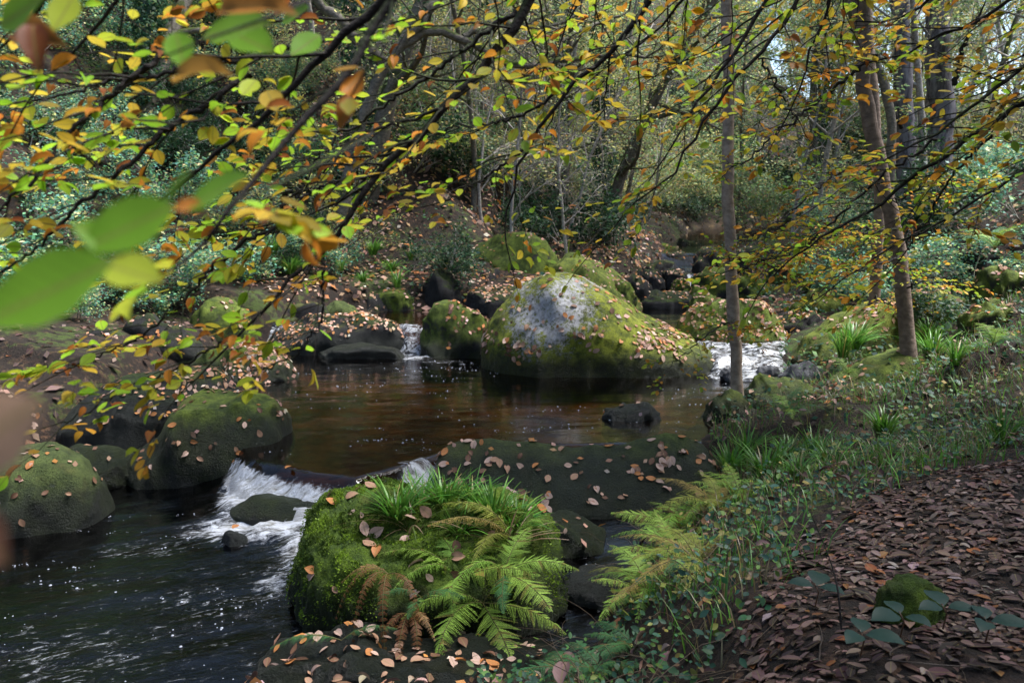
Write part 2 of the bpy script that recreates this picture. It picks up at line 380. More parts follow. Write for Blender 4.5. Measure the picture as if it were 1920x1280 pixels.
def land(x, y):
    x = np.asarray(x, float).ravel(); y = np.asarray(y, float).ravel()
    ins = inside(x, y); dr = seg_dist(x, y, RB); dl = seg_dist(x, y, LB); right = dr < dl
    sd = np.minimum(dr, dl); w = water_level(x, y)
    n1 = fbm(p3(x * .9, y * .9), 3, 4); n2 = fbm(p3(x * .16, y * .16), 11, 3)
    # right bank
    s = np.interp(y, [4.8, 7.2, 8.8, 12], [1.25, .42, .24, .34]); cap = np.interp(y, [5, 8], [1.3, .95])
    bank_r = cap * (1 - np.exp(-sd * s / cap * 1.25)) + .40 * np.clip(sd - np.interp(y, [5, 9], [4.2, 1.6]), 0, 200) ** 1.06
    near = sstep(5.2, 4.2, y) * sstep(.9, .2, x - .25 * (4.6 - y))           # low shelf in front of the camera
    bank_r = bank_r * (1 - near * np.clip((y - 2.4) / 2.2, 0, 1)) + near * np.clip((y - 2.4) / 2.2, 0, 1) * .12
    # left bank
    bank_l = .5 * sstep(0, .5, sd) + .22 * np.clip(sd - .4, 0, 2.6) + .80 * np.clip(sd - 3.0, 0, 400) ** 1.02
    hb = np.where(right, bank_r, bank_l)
    far_r = sstep(.26, .33, x / np.maximum(y, 1)) * sstep(38, 46, y); hb = np.where(hb > 5, 5 + (hb - 5) * (1 - .8 * far_r), hb)
    hb = np.where(hb > 14, 14 + (hb - 14) * .55, hb)
    wl = np.where(right & (y < 6), -.4, w)
    out = wl + hb + .10 * n1 * sstep(.1, 1.2, sd) * np.where(right & (y < 6), .5, 1) + n2 * np.clip(sd - 3, 0, 12) * .16
    depth = np.interp(y, [5, 7.4, 8.2, 14, 16], [.75, .6, .34, .38, .3])
    bed = w - depth * sstep(0, .7, sd) - .02 + .07 * n1
    return np.where(ins, bed, out)
xs = np.concatenate([-8.4 - np.cumsum(.11 * 1.13 ** np.arange(36))[::-1], np.arange(-8.4, 6.6, .09), 6.6 + np.cumsum(.11 * 1.13 ** np.arange(36))])
ys = np.concatenate([[-20, -12, -8, -6, -5], np.arange(-4, 1, .25), np.arange(1, 15, .085), 15 + np.cumsum(.1 * 1.055 ** np.arange(80))])
GX, GY = np.meshgrid(xs, ys, indexing='ij'); gx, gy = GX.ravel(), GY.ravel()
gz = land(gx, gy); g_in = inside(gx, gy)
sdg = np.minimum(seg_dist(gx, gy, RB), seg_dist(gx, gy, LB))
mb = MB(); bedm = np.where(g_in, sstep(-.02, .3, sdg), 0)
mossy = 1 - is_path(gx, gy)
mb.add(np.stack([gx, gy, gz], 1), grid_faces(len(xs), len(ys)), np.stack([bedm, mossy * .8, 0 * gx], 1))
tag(mb.build('forest_floor', M_GROUND), kind='structure')
def normal_land(x, y, e=.08):
    zx = (land(x + e, y) - land(x - e, y)) / (2 * e); zy = (land(x, y + e) - land(x, y - e)) / (2 * e)
    n = np.stack([-zx, -zy, np.ones_like(zx)], 1); return n / np.linalg.norm(n, axis=1)[:, None]

# ------------------------------------------------------------------ water: one continuous sheet over all the pools and falls
wx = np.concatenate([np.arange(-12, -6.5, .2), np.arange(-6.5, 5.2, .045), np.arange(5.2, 16, .25)])
wy = np.concatenate([np.arange(-4, 2.4, .3), np.arange(2.4, 15.6, .045), np.arange(15.6, 30, .12), np.arange(30, 60, .6)])
WX, WY = np.meshgrid(wx, wy, indexing='ij'); x, y = WX.ravel(), WY.ravel()
wz = water_level(x, y)
gxw = np.gradient(wz.reshape(WX.shape), wx, axis=0).ravel(); gyw = np.gradient(wz.reshape(WX.shape), wy, axis=1).ravel()
steep = np.hypot(gxw, gyw)
d1 = np.interp(x, S1X, S1Y) - y; d2 = np.interp(x, S2X, S2Y) - y
G = lambda cx, cy, rx, ry: np.exp(-(((x - cx) / rx) ** 2 + ((y - cy) / ry) ** 2))
foam = 0 * x
below1 = sstep(-.1, .1, d1) * np.exp(-np.clip(d1 - .35, 0, 9) / .55) * sstep(-3.25, -2.8, x) * sstep(-.3, -.75, x)
foam = np.maximum(foam, 1.25 * below1)
foam = np.maximum(foam, 1.4 * G(-2.25, 7.0, .8, .42))
foam = np.maximum(foam, 1.2 * G(-1.7, 6.6, .36, .6)); foam = np.maximum(foam, .72 * G(-1.85, 5.9, .3, .6)); foam = np.maximum(foam, 1.2 * G(-.85, 7.75, .3, .3))
foam = np.maximum(foam, .5 * G(-2.3, 5.6, .9, .8)); foam = np.maximum(foam, .52 * G(-3.0, 4.8, 1.6, 1.2)); foam = np.maximum(foam, .55 * G(-3.2, 6.6, .8, .45))
foam = np.maximum(foam, .4 * sstep(-6.0, -3.0, x) * sstep(7.6, 6, y) * sstep(2.5, 4, y))  # lower pool: besides foam, pale flecks painted in for sky glints on ripples
fall2 = sstep(.08, .2, steep) * sstep(11.5, 12.2, y) * sstep(15.5, 15.2, y)
foam = np.maximum(foam, fall2 * np.where(x < -.5, .74, .74)); foam = np.maximum(foam, .95 * G(-1.7, 14.25, .5, .3)); foam = np.maximum(foam, .55 * G(-1.2, 13.8, .9, .4))
foam = np.maximum(foam, .9 * G(3.75, 12.2, .5, .4)); foam = np.maximum(foam, .6 * G(3.2, 11.5, .8, .4)); foam = np.maximum(foam, .42 * G(-.8, 12.9, .8, .5))
foam = np.maximum(foam, .42 * G(2.6, 10.9, 1.2, .5)); foam = np.maximum(foam, .3 * G(2.6, 10.0, 1.2, .35))
foam = np.maximum(foam, sstep(.1, .3, steep) * sstep(20, 22, y) * .15 + np.maximum(1.4 * G(5.15, 23.6, .28, .6), 1.2 * G(5.55, 22.4, .3, .3)))
foam = np.maximum(foam, .5 * G(4.9, 22.6, .5, .4)); foam = np.maximum(foam, .5 * G(.75, 5.05, .25, .2))
foam = np.maximum(foam, .05)
lower = sstep(.1, .5, d1)
rip = .3 + .6 * lower * (.55 + .45 * sstep(-4.5, -2.4, x)) + .5 * sstep(.3, .6, foam)
# the surface itself: low swells in the pools, chop below the falls
ang = np.where(lower > .5, R(22), R(6)); fu = x * np.cos(ang) + y * np.sin(ang); fv = -x * np.sin(ang) + y * np.cos(ang)
chop = fbm(p3(fu * 1.6, fv * 4.2), 31, 4); swell = fbm(p3(fu * .9, fv * 2.0), 41, 3)
amp = .006 + .010 * lower + .09 * sstep(.45, .95, foam)
wz = wz + .10 * np.clip(foam - .45, 0, 1) * fbm(p3(fu * 4.1 * .8 - fv * 5 * .6, fu * 4.1 * .6 + fv * 5 * .8, fu * 2.3), 51, 4)
wz = wz + amp * (chop + .6 * swell)
mb = MB(); mb.add(np.stack([x, y, wz], 1), grid_faces(len(wx), len(wy)), np.stack([foam, .12 + .8 * lower, rip], 1), np.stack([fu, fv, 0 * fu], 1))
tag(mb.build('stream_water', M_WATER), kind='structure')
def water_z(px_, py_): return float(water_level(np.array([px_]), np.array([py_]))[0])
# bubbles drifting on the pools
rng = np.random.default_rng(5)
def dome(n=7):
    th = np.arange(n) * 2 * np.pi / n
    V = np.concatenate([np.stack([np.cos(th), np.sin(th), 0 * th], 1), np.stack([.75 * np.cos(th), .75 * np.sin(th), .5 + 0 * th], 1), [[0, 0, .75]]])
    F4 = np.array([[k, (k + 1) % n, n + (k + 1) % n, n + k] for k in range(n)]); F3 = np.array([[n + k, n + (k + 1) % n, 2 * n] for k in range(n)])
    return V, [F4, F3], np.zeros((len(V), 3))
pts = []
for cx, cy, sx, sy, n in ((-1.9, 12.2, 1.2, 1.0, 150), (-.9, 10.3, 2.0, 1.2, 80), (1.0, 9.6, 1.3, .5, 70), (-.6, 13.0, .8, .5, 80), (2.6, 11.0, .8, .6, 60), (-2.0, 8.6, .8, .5, 50),
                          (-3.4, 5.9, 1.1, .8, 80), (-2.3, 5.0, .9, .9, 90), (-2.9, 6.9, .6, .35, 80), (-4.2, 5.0, 1.0, .7, 60), (-4.3, 6.3, .5, .25, 70), (.7, 5.9, .3, .5, 25)):
    k = rng.normal(size=(n, 2)); cl = rng.normal(size=(max(n // 7, 1), 2))[rng.integers(0, max(n // 7, 1), n)]
    pts.append(np.stack([cx + sx * (.75 * cl[:, 0] + .2 * k[:, 0]), cy + sy * (.75 * cl[:, 1] + .07 * k[:, 1])], 1))
pts = np.concatenate(pts); ok = inside(pts[:, 0], pts[:, 1]); pts = pts[ok]
dq = np.interp(pts[:, 0], S1X, S1Y) - pts[:, 1]; pts = pts[(dq < -.2) | (dq > .3)]
N = len(pts); sz = .0035 + .009 * rng.random(N) ** 3
P = np.stack([pts[:, 0], pts[:, 1], water_level(pts[:, 0], pts[:, 1]) + .004], 1)
mb = MB(); put_leaves(mb, dome(), P, np.broadcast_to(np.eye(3), (N, 3, 3)), sz, np.ones((N, 3)))
tag(mb.build('foam_bubbles', M_FOAM), 'small white foam bubbles drifting on the dark stream', 'foam', kind='stuff')
# ------------------------------------------------------------------ boulders, each lofted from its outline
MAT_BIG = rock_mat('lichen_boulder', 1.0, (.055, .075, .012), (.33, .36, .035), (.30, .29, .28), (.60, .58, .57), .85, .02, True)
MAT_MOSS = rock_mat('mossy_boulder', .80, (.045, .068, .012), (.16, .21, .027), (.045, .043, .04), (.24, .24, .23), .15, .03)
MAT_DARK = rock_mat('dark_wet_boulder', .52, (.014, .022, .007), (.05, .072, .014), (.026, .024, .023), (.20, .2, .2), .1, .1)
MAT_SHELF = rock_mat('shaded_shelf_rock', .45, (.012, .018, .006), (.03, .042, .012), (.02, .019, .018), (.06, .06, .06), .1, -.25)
MAT_SLAB = rock_mat('slab_boulder', .85, (.05, .07, .018), (.13, .165, .03), (.06, .06, .055), (.24, .25, .25), .22, -.12)
MAT_PALE = rock_mat('grey_green_boulder', .80, (.05, .068, .02), (.12, .155, .04), (.11, .115, .10), (.34, .36, .35), .5, -.3)
MAT_FRONT = rock_mat('thick_moss_boulder', .95, (.045, .08, .01), (.15, .23, .02), (.05, .048, .045), (.2, .2, .2), .05, -.34, False, 1.6)
MAT_LIT = rock_mat('bright_moss_boulder', .85, (.06, .085, .015), (.21, .25, .035), (.12, .115, .11), (.4, .4, .4), .3, .02)  # lighter moss; on the hump its brightness is sunlight put into the colour
MAT_WETROCK = rock_mat('wet_grey_stone', .15, (.02, .03, .01), (.05, .06, .02), (.09, .09, .095), (.22, .22, .23), .25, -.3)
ROCKS = {}
def loft(name, label, mat, sil, yf, zb, ry, e=.8, nu=72, nv=64, amp=.06, seed=1, dn=.55, fine=.012, group=None, back=1.0, lump=0.0, lump_s=9, paint=None, facets=7):
    """sil: outline points of the picture, left to right; yf: distance of its foot; ry: half its depth"""
    y0 = yf + ry
    W = np.array([at(px, py, y0) for px, py in sil])
    u = -np.cos(np.linspace(0, np.pi, nu)); X = W[0, 0] + (u + 1) / 2 * (W[-1, 0] - W[0, 0])
    S = np.interp(X, W[:, 0], W[:, 2])
    Sx = S.copy()
    for _ in range(2): Sx[1:-1] = .25 * Sx[:-2] + .5 * Sx[1:-1] + .25 * Sx[2:]
    zc = zb - .05; up = np.maximum(Sx - zc, .02)
    edge = np.sqrt(np.clip(1 - u ** 2, 0, 1))
    up = up * np.clip(edge * 3.5, 0, 1) ** .6
    th = np.linspace(0, 2 * np.pi, nv, endpoint=False); c, s = np.cos(th), np.sin(th)
    pw = lambda v, k: np.sign(v) * np.abs(v) ** k
    ryx = ry * edge ** .75 + .001
    cy_ = pw(c, e)
    Y = y0 + ryx[:, None] * cy_[None] * np.where(c > 0, back, 1.0)[None]
    Z = zc + np.where(s[None] > 0, up[:, None] * pw(s, e)[None], dn * edge[:, None] * pw(s, .7)[None])
    P = np.stack([np.repeat(X, nv), Y.ravel(), Z.ravel()], 1)
    F = grid_faces(nu, nv, True)
    cen = np.array([(W[0, 0] + W[-1, 0]) / 2, y0, zc]); r0 = max((W[-1, 0] - W[0, 0]) / 2, ry)
    D = (P - cen) / np.array([max((W[-1, 0] - W[0, 0]) / 2, .1), ry, max(up.max(), .2)]); D /= np.linalg.norm(D, axis=1)[:, None] + 1e-9
    k = 1.6 / max(r0, .25)
    amp = amp * 1.35
    d = amp * (fbm(P * k, seed, 4) + .5 * fbm(P * k * 2.7, seed + 9, 3)) + fine * fbm(P * 14, seed + 3, 3)
    d = d + amp * 1.5 * (.28 - np.abs(vnoise(P * k * 1.1, seed + 21))) + amp * .7 * (.25 - np.abs(vnoise(P * k * 2.6, seed + 22)))
    rr = np.random.default_rng(seed * 13 + 5); SCL = np.array([(W[-1, 0] - W[0, 0]) / 2, ry, max(up.max(), .2)])
    wt = np.repeat(np.clip(edge * 3, 0, 1), nv)
    if lump > 0:
        d = d + lump * np.abs(vnoise(P * lump_s, seed + 5)) + lump * .6 * np.abs(vnoise(P * lump_s * 2.3, seed + 6)) + lump * .35 * vnoise(P * lump_s * 5, seed + 7)
    q = (P - cen) / SCL
    for _ in range(facets):                         # flat broken faces
        m_ = rr.normal(size=3) * [1, 1, .8] + [0, -.35, .25]; m_ /= np.linalg.norm(m_); s_ = q @ m_; top = s_.max()
        ex = np.clip(s_ - top * rr.uniform(.74, .93) - .05 * vnoise(P * k * 1.5, seed + 31), 0, None); q = q - (ex * .85)[:, None] * m_
    P = cen + q * SCL
    P = P + D * (d * wt)[:, None]
    col = None
    if paint is not None: col = paint(P)
    mb = MB(); mb.add(P, F[:, ::-1], col); o = mb.build(name, mat)
    tag(o, label, 'boulder', group)
    a, b, cc, dd = (P[F[:, k2]] for k2 in range(4))
    nn = np.cross(cc - a, dd - b); ar = np.linalg.norm(nn, axis=1) / 2; nn = nn / (2 * ar[:, None] + 1e-12)
    ctr = (a + cc) / 2; flip = np.sum(nn * (ctr - cen), 1) < 0; nn[flip] *= -1
    ROCKS[label] = dict(obj=o, P=P, F=F, n=nn, a=ar, cen=cen)
    return label
def big_paint(P):
    px, py, dep = project(P)
    return None
def big_paint2(P):                                  # bare pale rock near the summit and down the near face, moss elsewhere: a mask in metres about the boulder
    cx, cz = .55, 1.2
    xx, zz = P[:, 0], P[:, 2]
    g = np.exp(-(((xx - .85) / .92) ** 2 + ((zz - 1.2) / .55) ** 2) ** 1.2)
    g = np.maximum(g, np.exp(-(((xx - .45) / .55) ** 2 + ((zz - .75) / .55) ** 2)))
    g = np.maximum(g, .8 * np.exp(-(((xx - .35) / .22) ** 2 + ((zz - .35) / .3) ** 2)))
    g = np.clip(1.1 * g + .7 * fbm(P * 2.2, 77, 5) * sstep(.02, .3, g) - .05, 0, 1)
    return np.stack([1 - g, 1 - g, 1 - g], 1)
BIG = loft('boulder', 'largest boulder, pale grey lichen summit and bright green moss shoulder, in mid stream', MAT_BIG,
     [(903, 700), (907, 660), (918, 615), (940, 570), (972, 535), (1008, 514), (1042, 510), (1075, 516), (1110, 532), (1150, 560), (1200, 590), (1250, 613), (1300, 635), (1338, 655), (1354, 698)],
     12.25, 0, 1.25, .88, 128, 110, .07, 3, fine=.02, paint=big_paint2, facets=0)
SLAB = loft('boulder', 'long low dark mossy slab at the pool outlet, dotted with pinkish leaves', MAT_SLAB,
     [(816, 885), (832, 842), (866, 828), (920, 823), (1000, 827), (1090, 828), (1160, 823), (1230, 816), (1280, 814), (1320, 835), (1350, 890)], 7.2, -.3, .85, 1.55, 100, 72, .05, 7, facets=2)
FRONT = loft('boulder', 'nearest tall boulder, thick bright cushion moss, topped by grass and ferns', MAT_FRONT,
     [(545, 1150), (553, 1070), (566, 1000), (592, 966), (640, 948), (740, 942), (830, 945), (920, 950), (990, 962), (1030, 1005), (1052, 1075), (1064, 1180)], 5.0, -.4, .72, .6, 130, 110, .06, 11, fine=.02, facets=5, lump=.03, lump_s=16)
SHELF = loft('boulder', 'dark leaf strewn rock shelf at the foot of the nearest mossy boulder', MAT_SHELF,
     [(440, 1340), (490, 1262), (545, 1222), (640, 1204), (760, 1215), (900, 1240), (1010, 1250), (1075, 1270), (1110, 1350)], 4.0, -.4, .5, .7, 90, 70, .08, 13, fine=.03, lump=.025, lump_s=7)
RK_A = loft('boulder', 'rounded dark boulder with pale grey green crest beside the white chute', MAT_MOSS,
     [(236, 880), (258, 846), (308, 815), (335, 768), (368, 722), (420, 704), (470, 708), (512, 733), (537, 778), (546, 860)], 8.15, -.3, .72, .78, 90, 80, .05, 17)
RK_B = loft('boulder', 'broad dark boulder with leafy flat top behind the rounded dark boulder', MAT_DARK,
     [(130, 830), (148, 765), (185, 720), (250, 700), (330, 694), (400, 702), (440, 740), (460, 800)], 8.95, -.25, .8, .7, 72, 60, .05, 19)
RK_C = loft('boulder', 'smooth grey green boulder cut by the left picture edge, few leaves on top', MAT_PALE,
     [(-170, 1000), (-130, 905), (-40, 850), (40, 840), (110, 844), (158, 863), (188, 905), (203, 990)], 6.75, -.4, .62, .8, 84, 72, .05, 23, facets=2)
RK_C2 = loft('boulder', 'small rounded mossy boulder between the smooth grey green one and the chute', MAT_MOSS,
     [(96, 880), (122, 843), (168, 830), (215, 838), (245, 865), (262, 900)], 8.0, -.4, .4, .8, 56, 48, .03, 29)
RK_D = loft('boulder', 'flat slab with moss edge and thick leaf cover on the left shore', MAT_MOSS,
     [(352, 690), (384, 655), (430, 643), (490, 648), (540, 675), (562, 708)], 11.75, -.05, .6, .7, 64, 56, .04, 31)
RK_E = loft('boulder', 'wide leaf covered rock left of the small waterfall', MAT_DARK,
     [(492, 645), (520, 606), (570, 588), (620, 590), (680, 588), (735, 602), (768, 625), (776, 655)], 14.5, 0, .6, .75, 72, 56, .05, 37)
RK_E2 = loft('boulder', 'low wet rock at the water line below the small waterfall', MAT_DARK,
     [(590, 664), (630, 648), (690, 643), (740, 650), (764, 666)], 14.0, 0, .35, .8, 48, 40, .03, 39)
RK_E3 = loft('boulder', 'bare grey rock peeping over the leaf covered rock by the waterfall', MAT_PALE,
     [(600, 590), (612, 568), (640, 563), (665, 575), (680, 596)], 16.2, .4, .4, .8, 48, 40, .03, 40)
RK_F = loft('boulder', 'wedge shaped dark mossy boulder with leafy back right of the small waterfall', MAT_MOSS,
     [(786, 650), (794, 600), (812, 570), (842, 562), (880, 570), (915, 590), (935, 640)], 14.0, 0, .6, .8, 64, 56, .05, 41)
RK_G = loft('boulder', 'dark flat topped boulder carpeted with leaves behind the largest one', MAT_DARK,
     [(862, 585), (882, 546), (930, 534), (990, 535), (1035, 560), (1050, 600)], 16.8, .3, .7, .6, 56, 48, .05, 43)
RK_H = loft('boulder', 'great shaded cliff like boulder with moss streaks on the far left shore', MAT_MOSS,
     [(835, 540), (858, 482), (895, 448), (950, 424), (1000, 428), (1035, 455), (1055, 540)], 19.5, .4, 1.2, .7, 72, 64, .09, 47)
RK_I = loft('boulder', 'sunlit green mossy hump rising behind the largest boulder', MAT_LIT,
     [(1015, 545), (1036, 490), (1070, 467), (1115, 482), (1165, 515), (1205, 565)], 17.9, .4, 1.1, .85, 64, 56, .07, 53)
RK_J = loft('boulder', 'domed boulder thick with fallen leaves left behind the slim tree', MAT_MOSS,
     [(1264, 650), (1278, 598), (1310, 573), (1370, 560), (1430, 567), (1462, 595), (1474, 655)], 13.4, .05, .75, .75, 80, 64, .05, 59)
RK_K = loft('boulder', 'large sloping mossy boulder beside the right hand rapids under the twin trees', MAT_LIT,
     [(1455, 712), (1478, 668), (1520, 630), (1580, 590), (1640, 566), (1700, 560), (1745, 600), (1775, 690)], 11.9, -.05, .9, .85, 80, 64, .06, 61)
RK_K2 = loft('boulder', 'bright mossy rock behind the leaf laden dome on the right bank', MAT_LIT,
     [(1478, 592), (1500, 556), (1540, 540), (1572, 550), (1594, 600)], 14.9, .4, .6, .8, 56, 48, .05, 67)
RK_L = loft('boulder', 'long moss ridge at the foot of the leaning twin tree', MAT_MOSS,
     [(1535, 760), (1578, 706), (1630, 672), (1690, 655), (1742, 665), (1780, 750)], 9.9, .1, .55, .85, 72, 56, .04, 71)
RK_M = loft('boulder', 'dark shaggy moss boulder just right of the slim tree base', MAT_MOSS,
     [(1378, 800), (1398, 738), (1430, 713), (1480, 710), (1530, 720), (1560, 800)], 9.6, -.05, .5, .8, 64, 56, .05, 73, lump=.03)
RK_M2 = loft('boulder', 'bright moss mound the slim tree grows from at the pool edge', MAT_LIT,
     [(1312, 800), (1336, 752), (1370, 736), (1402, 745), (1424, 800)], 9.25, -.1, .4, .85, 56, 48, .04, 79)
RK_N = loft('boulder', 'small wet stone alone in the brown pool below the largest boulder', MAT_DARK,
     [(1122, 782), (1150, 762), (1184, 750), (1214, 754), (1236, 780)], 9.5, -.03, .26, 1.1, 48, 40, .03, 83, dn=.3, facets=1)
RK_O = loft('boulder', 'mossy block bridging the narrow side channel beside the nearest boulder', MAT_MOSS,
     [(978, 1030), (992, 978), (1050, 970), (1104, 973), (1130, 1000), (1140, 1050)], 6.4, -.4, .32, .6, 56, 48, .03, 89)
RK_P = loft('boulder', 'smooth wet grey stone lying in the narrow side channel', MAT_WETROCK,
     [(1036, 1120), (1056, 1078), (1110, 1062), (1172, 1068), (1200, 1120)], 5.5, -.44, .26, .85, 56, 48, .02, 97, dn=.3)
RK_Q = loft('boulder', 'dark sill rock under the thin lip of water at the pool outlet', MAT_MOSS,
     [(430, 950), (480, 930), (560, 931), (620, 938), (672, 952), (725, 972)], 7.1, -.3, .26, 1.0, 64, 48, .02, 101, dn=.3, facets=0)
RK_R = loft('boulder', 'fist sized stone capped by an orange leaf in the lower pool', MAT_WETROCK,
     [(412, 1008), (424, 992), (440, 987), (456, 992), (466, 1008)], 6.55, -.42, .08, .8, 32, 28, .01, 103, dn=.15)
RK_S = loft('boulder', 'low dark wet rock in the foot of the right hand rapids', MAT_WETROCK,
     [(1462, 712), (1482, 684), (1515, 678), (1550, 700), (1565, 730)], 11.5, -.02, .3, .8, 40, 36, .03, 107, dn=.3)
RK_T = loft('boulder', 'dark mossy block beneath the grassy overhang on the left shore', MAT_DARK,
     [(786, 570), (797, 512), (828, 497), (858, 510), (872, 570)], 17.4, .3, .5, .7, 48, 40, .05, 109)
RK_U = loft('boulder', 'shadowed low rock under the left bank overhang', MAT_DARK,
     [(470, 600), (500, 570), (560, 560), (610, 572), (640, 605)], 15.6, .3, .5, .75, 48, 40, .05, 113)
# the jumble of rocks up the stream
UPS = [(1190, 514, 70, 560, 18.9, MAT_DARK, 'dark pointed rock nearest the far side of the upper pool'),
       (1215, 500, 60, 540, 20.5, MAT_DARK, 'dark leaf sprinkled rock just left of the upper cascade'),
       (1232, 488, 90, 525, 23.5, MAT_DARK, 'low leaf littered rock above and left of the upper cascade'),
       (1238, 545, 120, 566, 18.6, MAT_DARK, 'long flat rock damming the upper pool under the cascade'),
       (1345, 498, 95, 556, 21.0, MAT_MOSS, 'big round mossy rock right of the upper cascade'),
       (1340, 462, 85, 512, 25.0, MAT_DARK, 'tall dark rock behind the slim tree, above the cascade'),
       (1410, 514, 85, 556, 19.0, MAT_MOSS, 'bright green rounded rock right of the slim tree'),
       (1422, 450, 110, 512, 24.5, MAT_DARK, 'broad dark overhanging rock right of the slim tree'),
       (1330, 550, 80, 588, 16.6, MAT_MOSS, 'mossy rock between the upper pool and the leaf laden dome'),
       (1276, 522, 36, 546, 20.0, MAT_MOSS, 'small rock splitting the upper cascade'),
       (1300, 448, 90, 486, 30.0, MAT_DARK, 'far dark rock at the head of the visible stream'),
       (1240, 455, 80, 484, 29.0, MAT_MOSS, 'far mossy rock on the left of the stream head'),
       (1160, 520, 60, 556, 18.4, MAT_MOSS, 'rounded moss rock wedged beside the sunlit green hump'),
       (1480, 485, 90, 530, 20.0, MAT_MOSS, 'grey green rock half hidden by orange leaves on the right bank'),
       (1550, 500, 80, 545, 17.5, MAT_MOSS, 'mossy rock on the right bank above the bright mossy one'),
       (1500, 580, 90, 612, 13.9, MAT_DARK, 'flat dark rock tucked behind the sloping mossy boulder'),
       (1850, 458, 90, 500, 13.5, MAT_DARK, 'dark block with mossy top high on the right bank'),
       (1890, 400, 110, 460, 15.5, MAT_DARK, 'black shaded rock highest on the right bank edge'),
       (1885, 500, 110, 560, 11.6, MAT_MOSS, 'fern green mossy rock at the right picture edge'),
       (1750, 540, 110, 590, 12.0, MAT_LIT, 'bright moss hummock right of the twin trees'),
       (1860, 560, 100, 610, 10.6, MAT_MOSS, 'mossy hummock beside the trail on the right'),
       (690, 545, 90, 600, 17.0, MAT_DARK, 'dark rock in shade left of the grassy overhang'),
       (555, 640, 80, 668, 14.6, MAT_DARK, 'low leafy rock at the left end of the waterfall ledge'),
       (300, 590, 150, 690, 12.6, MAT_DARK, 'big dark rock under the left bank, left of the leafy shore slab'),
       (205, 610, 120, 690, 12.0, MAT_DARK, 'second dark rock along the left bank'),
       (90, 640, 150, 740, 10.8, MAT_DARK, 'dark mossy rock low on the left bank near the picture edge'),
       (20, 740, 130, 830, 9.2, MAT_DARK, 'dark rock behind the smooth grey green boulder'),
       (420, 560, 120, 640, 14.2, MAT_MOSS, 'mossy rock behind the leafy shore slab'),
       (350, 545, 110, 610, 15.2, MAT_DARK, 'rounded dark rock higher on the left bank'),
       (505, 545, 100, 600, 16.4, MAT_MOSS, 'moss capped rock above the waterfall ledge at left'),
       (640, 525, 110, 580, 17.6, MAT_DARK, 'dark rock under the overhanging grass'),
       (740, 535, 80, 580, 17.2, MAT_MOSS, 'small mossy rock left of the dark mossy block'),
       (910, 500, 90, 545, 18.6, MAT_DARK, 'black rock at the foot of the cliff like boulder'),
       (1120, 500, 60, 540, 19.6, MAT_DARK, 'dark rock right behind the sunlit green hump'),
       (1275, 470, 60, 500, 27.0, MAT_DARK, 'dark rock left of the tall dark rock above the cascade'),
       (1380, 480, 60, 512, 23.0, MAT_DARK, 'dark rock right of the tall dark rock above the cascade'),
       (1265, 500, 44, 524, 23.2, MAT_DARK, 'dark stone at the top lip of the upper cascade'),
       (1310, 535, 44, 556, 19.8, MAT_MOSS, 'mossy stone at the right foot of the upper cascade')]
for i, (cx, top, w, foot, yy, mt, lab) in enumerate(UPS):
    h = foot - top; rg = random.Random(i * 7 + 1); sk = rg.uniform(-.15, .15)
    sil = [(cx - w * .54, foot), (cx - w * .46, top + h * .45), (cx + w * (-.24 + sk), top + h * .1), (cx + w * sk * .6, top), (cx + w * (.24 + sk), top + h * .12), (cx + w * .45, top + h * .5), (cx + w * .54, foot)]
    zb = at(cx, foot, yy)[2]
    loft('boulder', lab, mt, sil, yy, zb, w / F_PX * yy * .42, .8, 44, 36, w / F_PX * yy * .06, 200 + i, dn=.8)
for i, (cx, top, w, foot, yy, lab) in enumerate(((1392, 672, 46, 690, 12.75, 'wet black stone splitting the top of the right hand rapids'), (1440, 684, 40, 700, 12.2, 'small wet stone low in the right hand rapids'), (1368, 690, 34, 703, 12.0, 'dark stone at the left foot of the right hand rapids'), (1455, 655, 50, 672, 13.1, 'dark rock at the upper right lip of the right hand rapids'), (1330, 664, 36, 680, 12.9, 'low stone between the largest boulder and the rapids'))):
    loft('boulder', lab, MAT_WETROCK, [(cx - w * .55, foot + 8), (cx - w * .4, top + 5), (cx, top), (cx + w * .35, top + 4), (cx + w * .55, foot + 8)], yy, at(cx, foot, yy)[2], .16, .85, 32, 28, .03, 400 + i, dn=.3)
# mossy stone on the path
loft('boulder', 'little moss cushioned stone set in the leaf covered path', MAT_FRONT, [(1645, 1122), (1662, 1100), (1700, 1086), (1742, 1092), (1772, 1126)], 2.98, .84, .11, .85, 44, 40, .012, 301, dn=.1, lump=.012, lump_s=30)
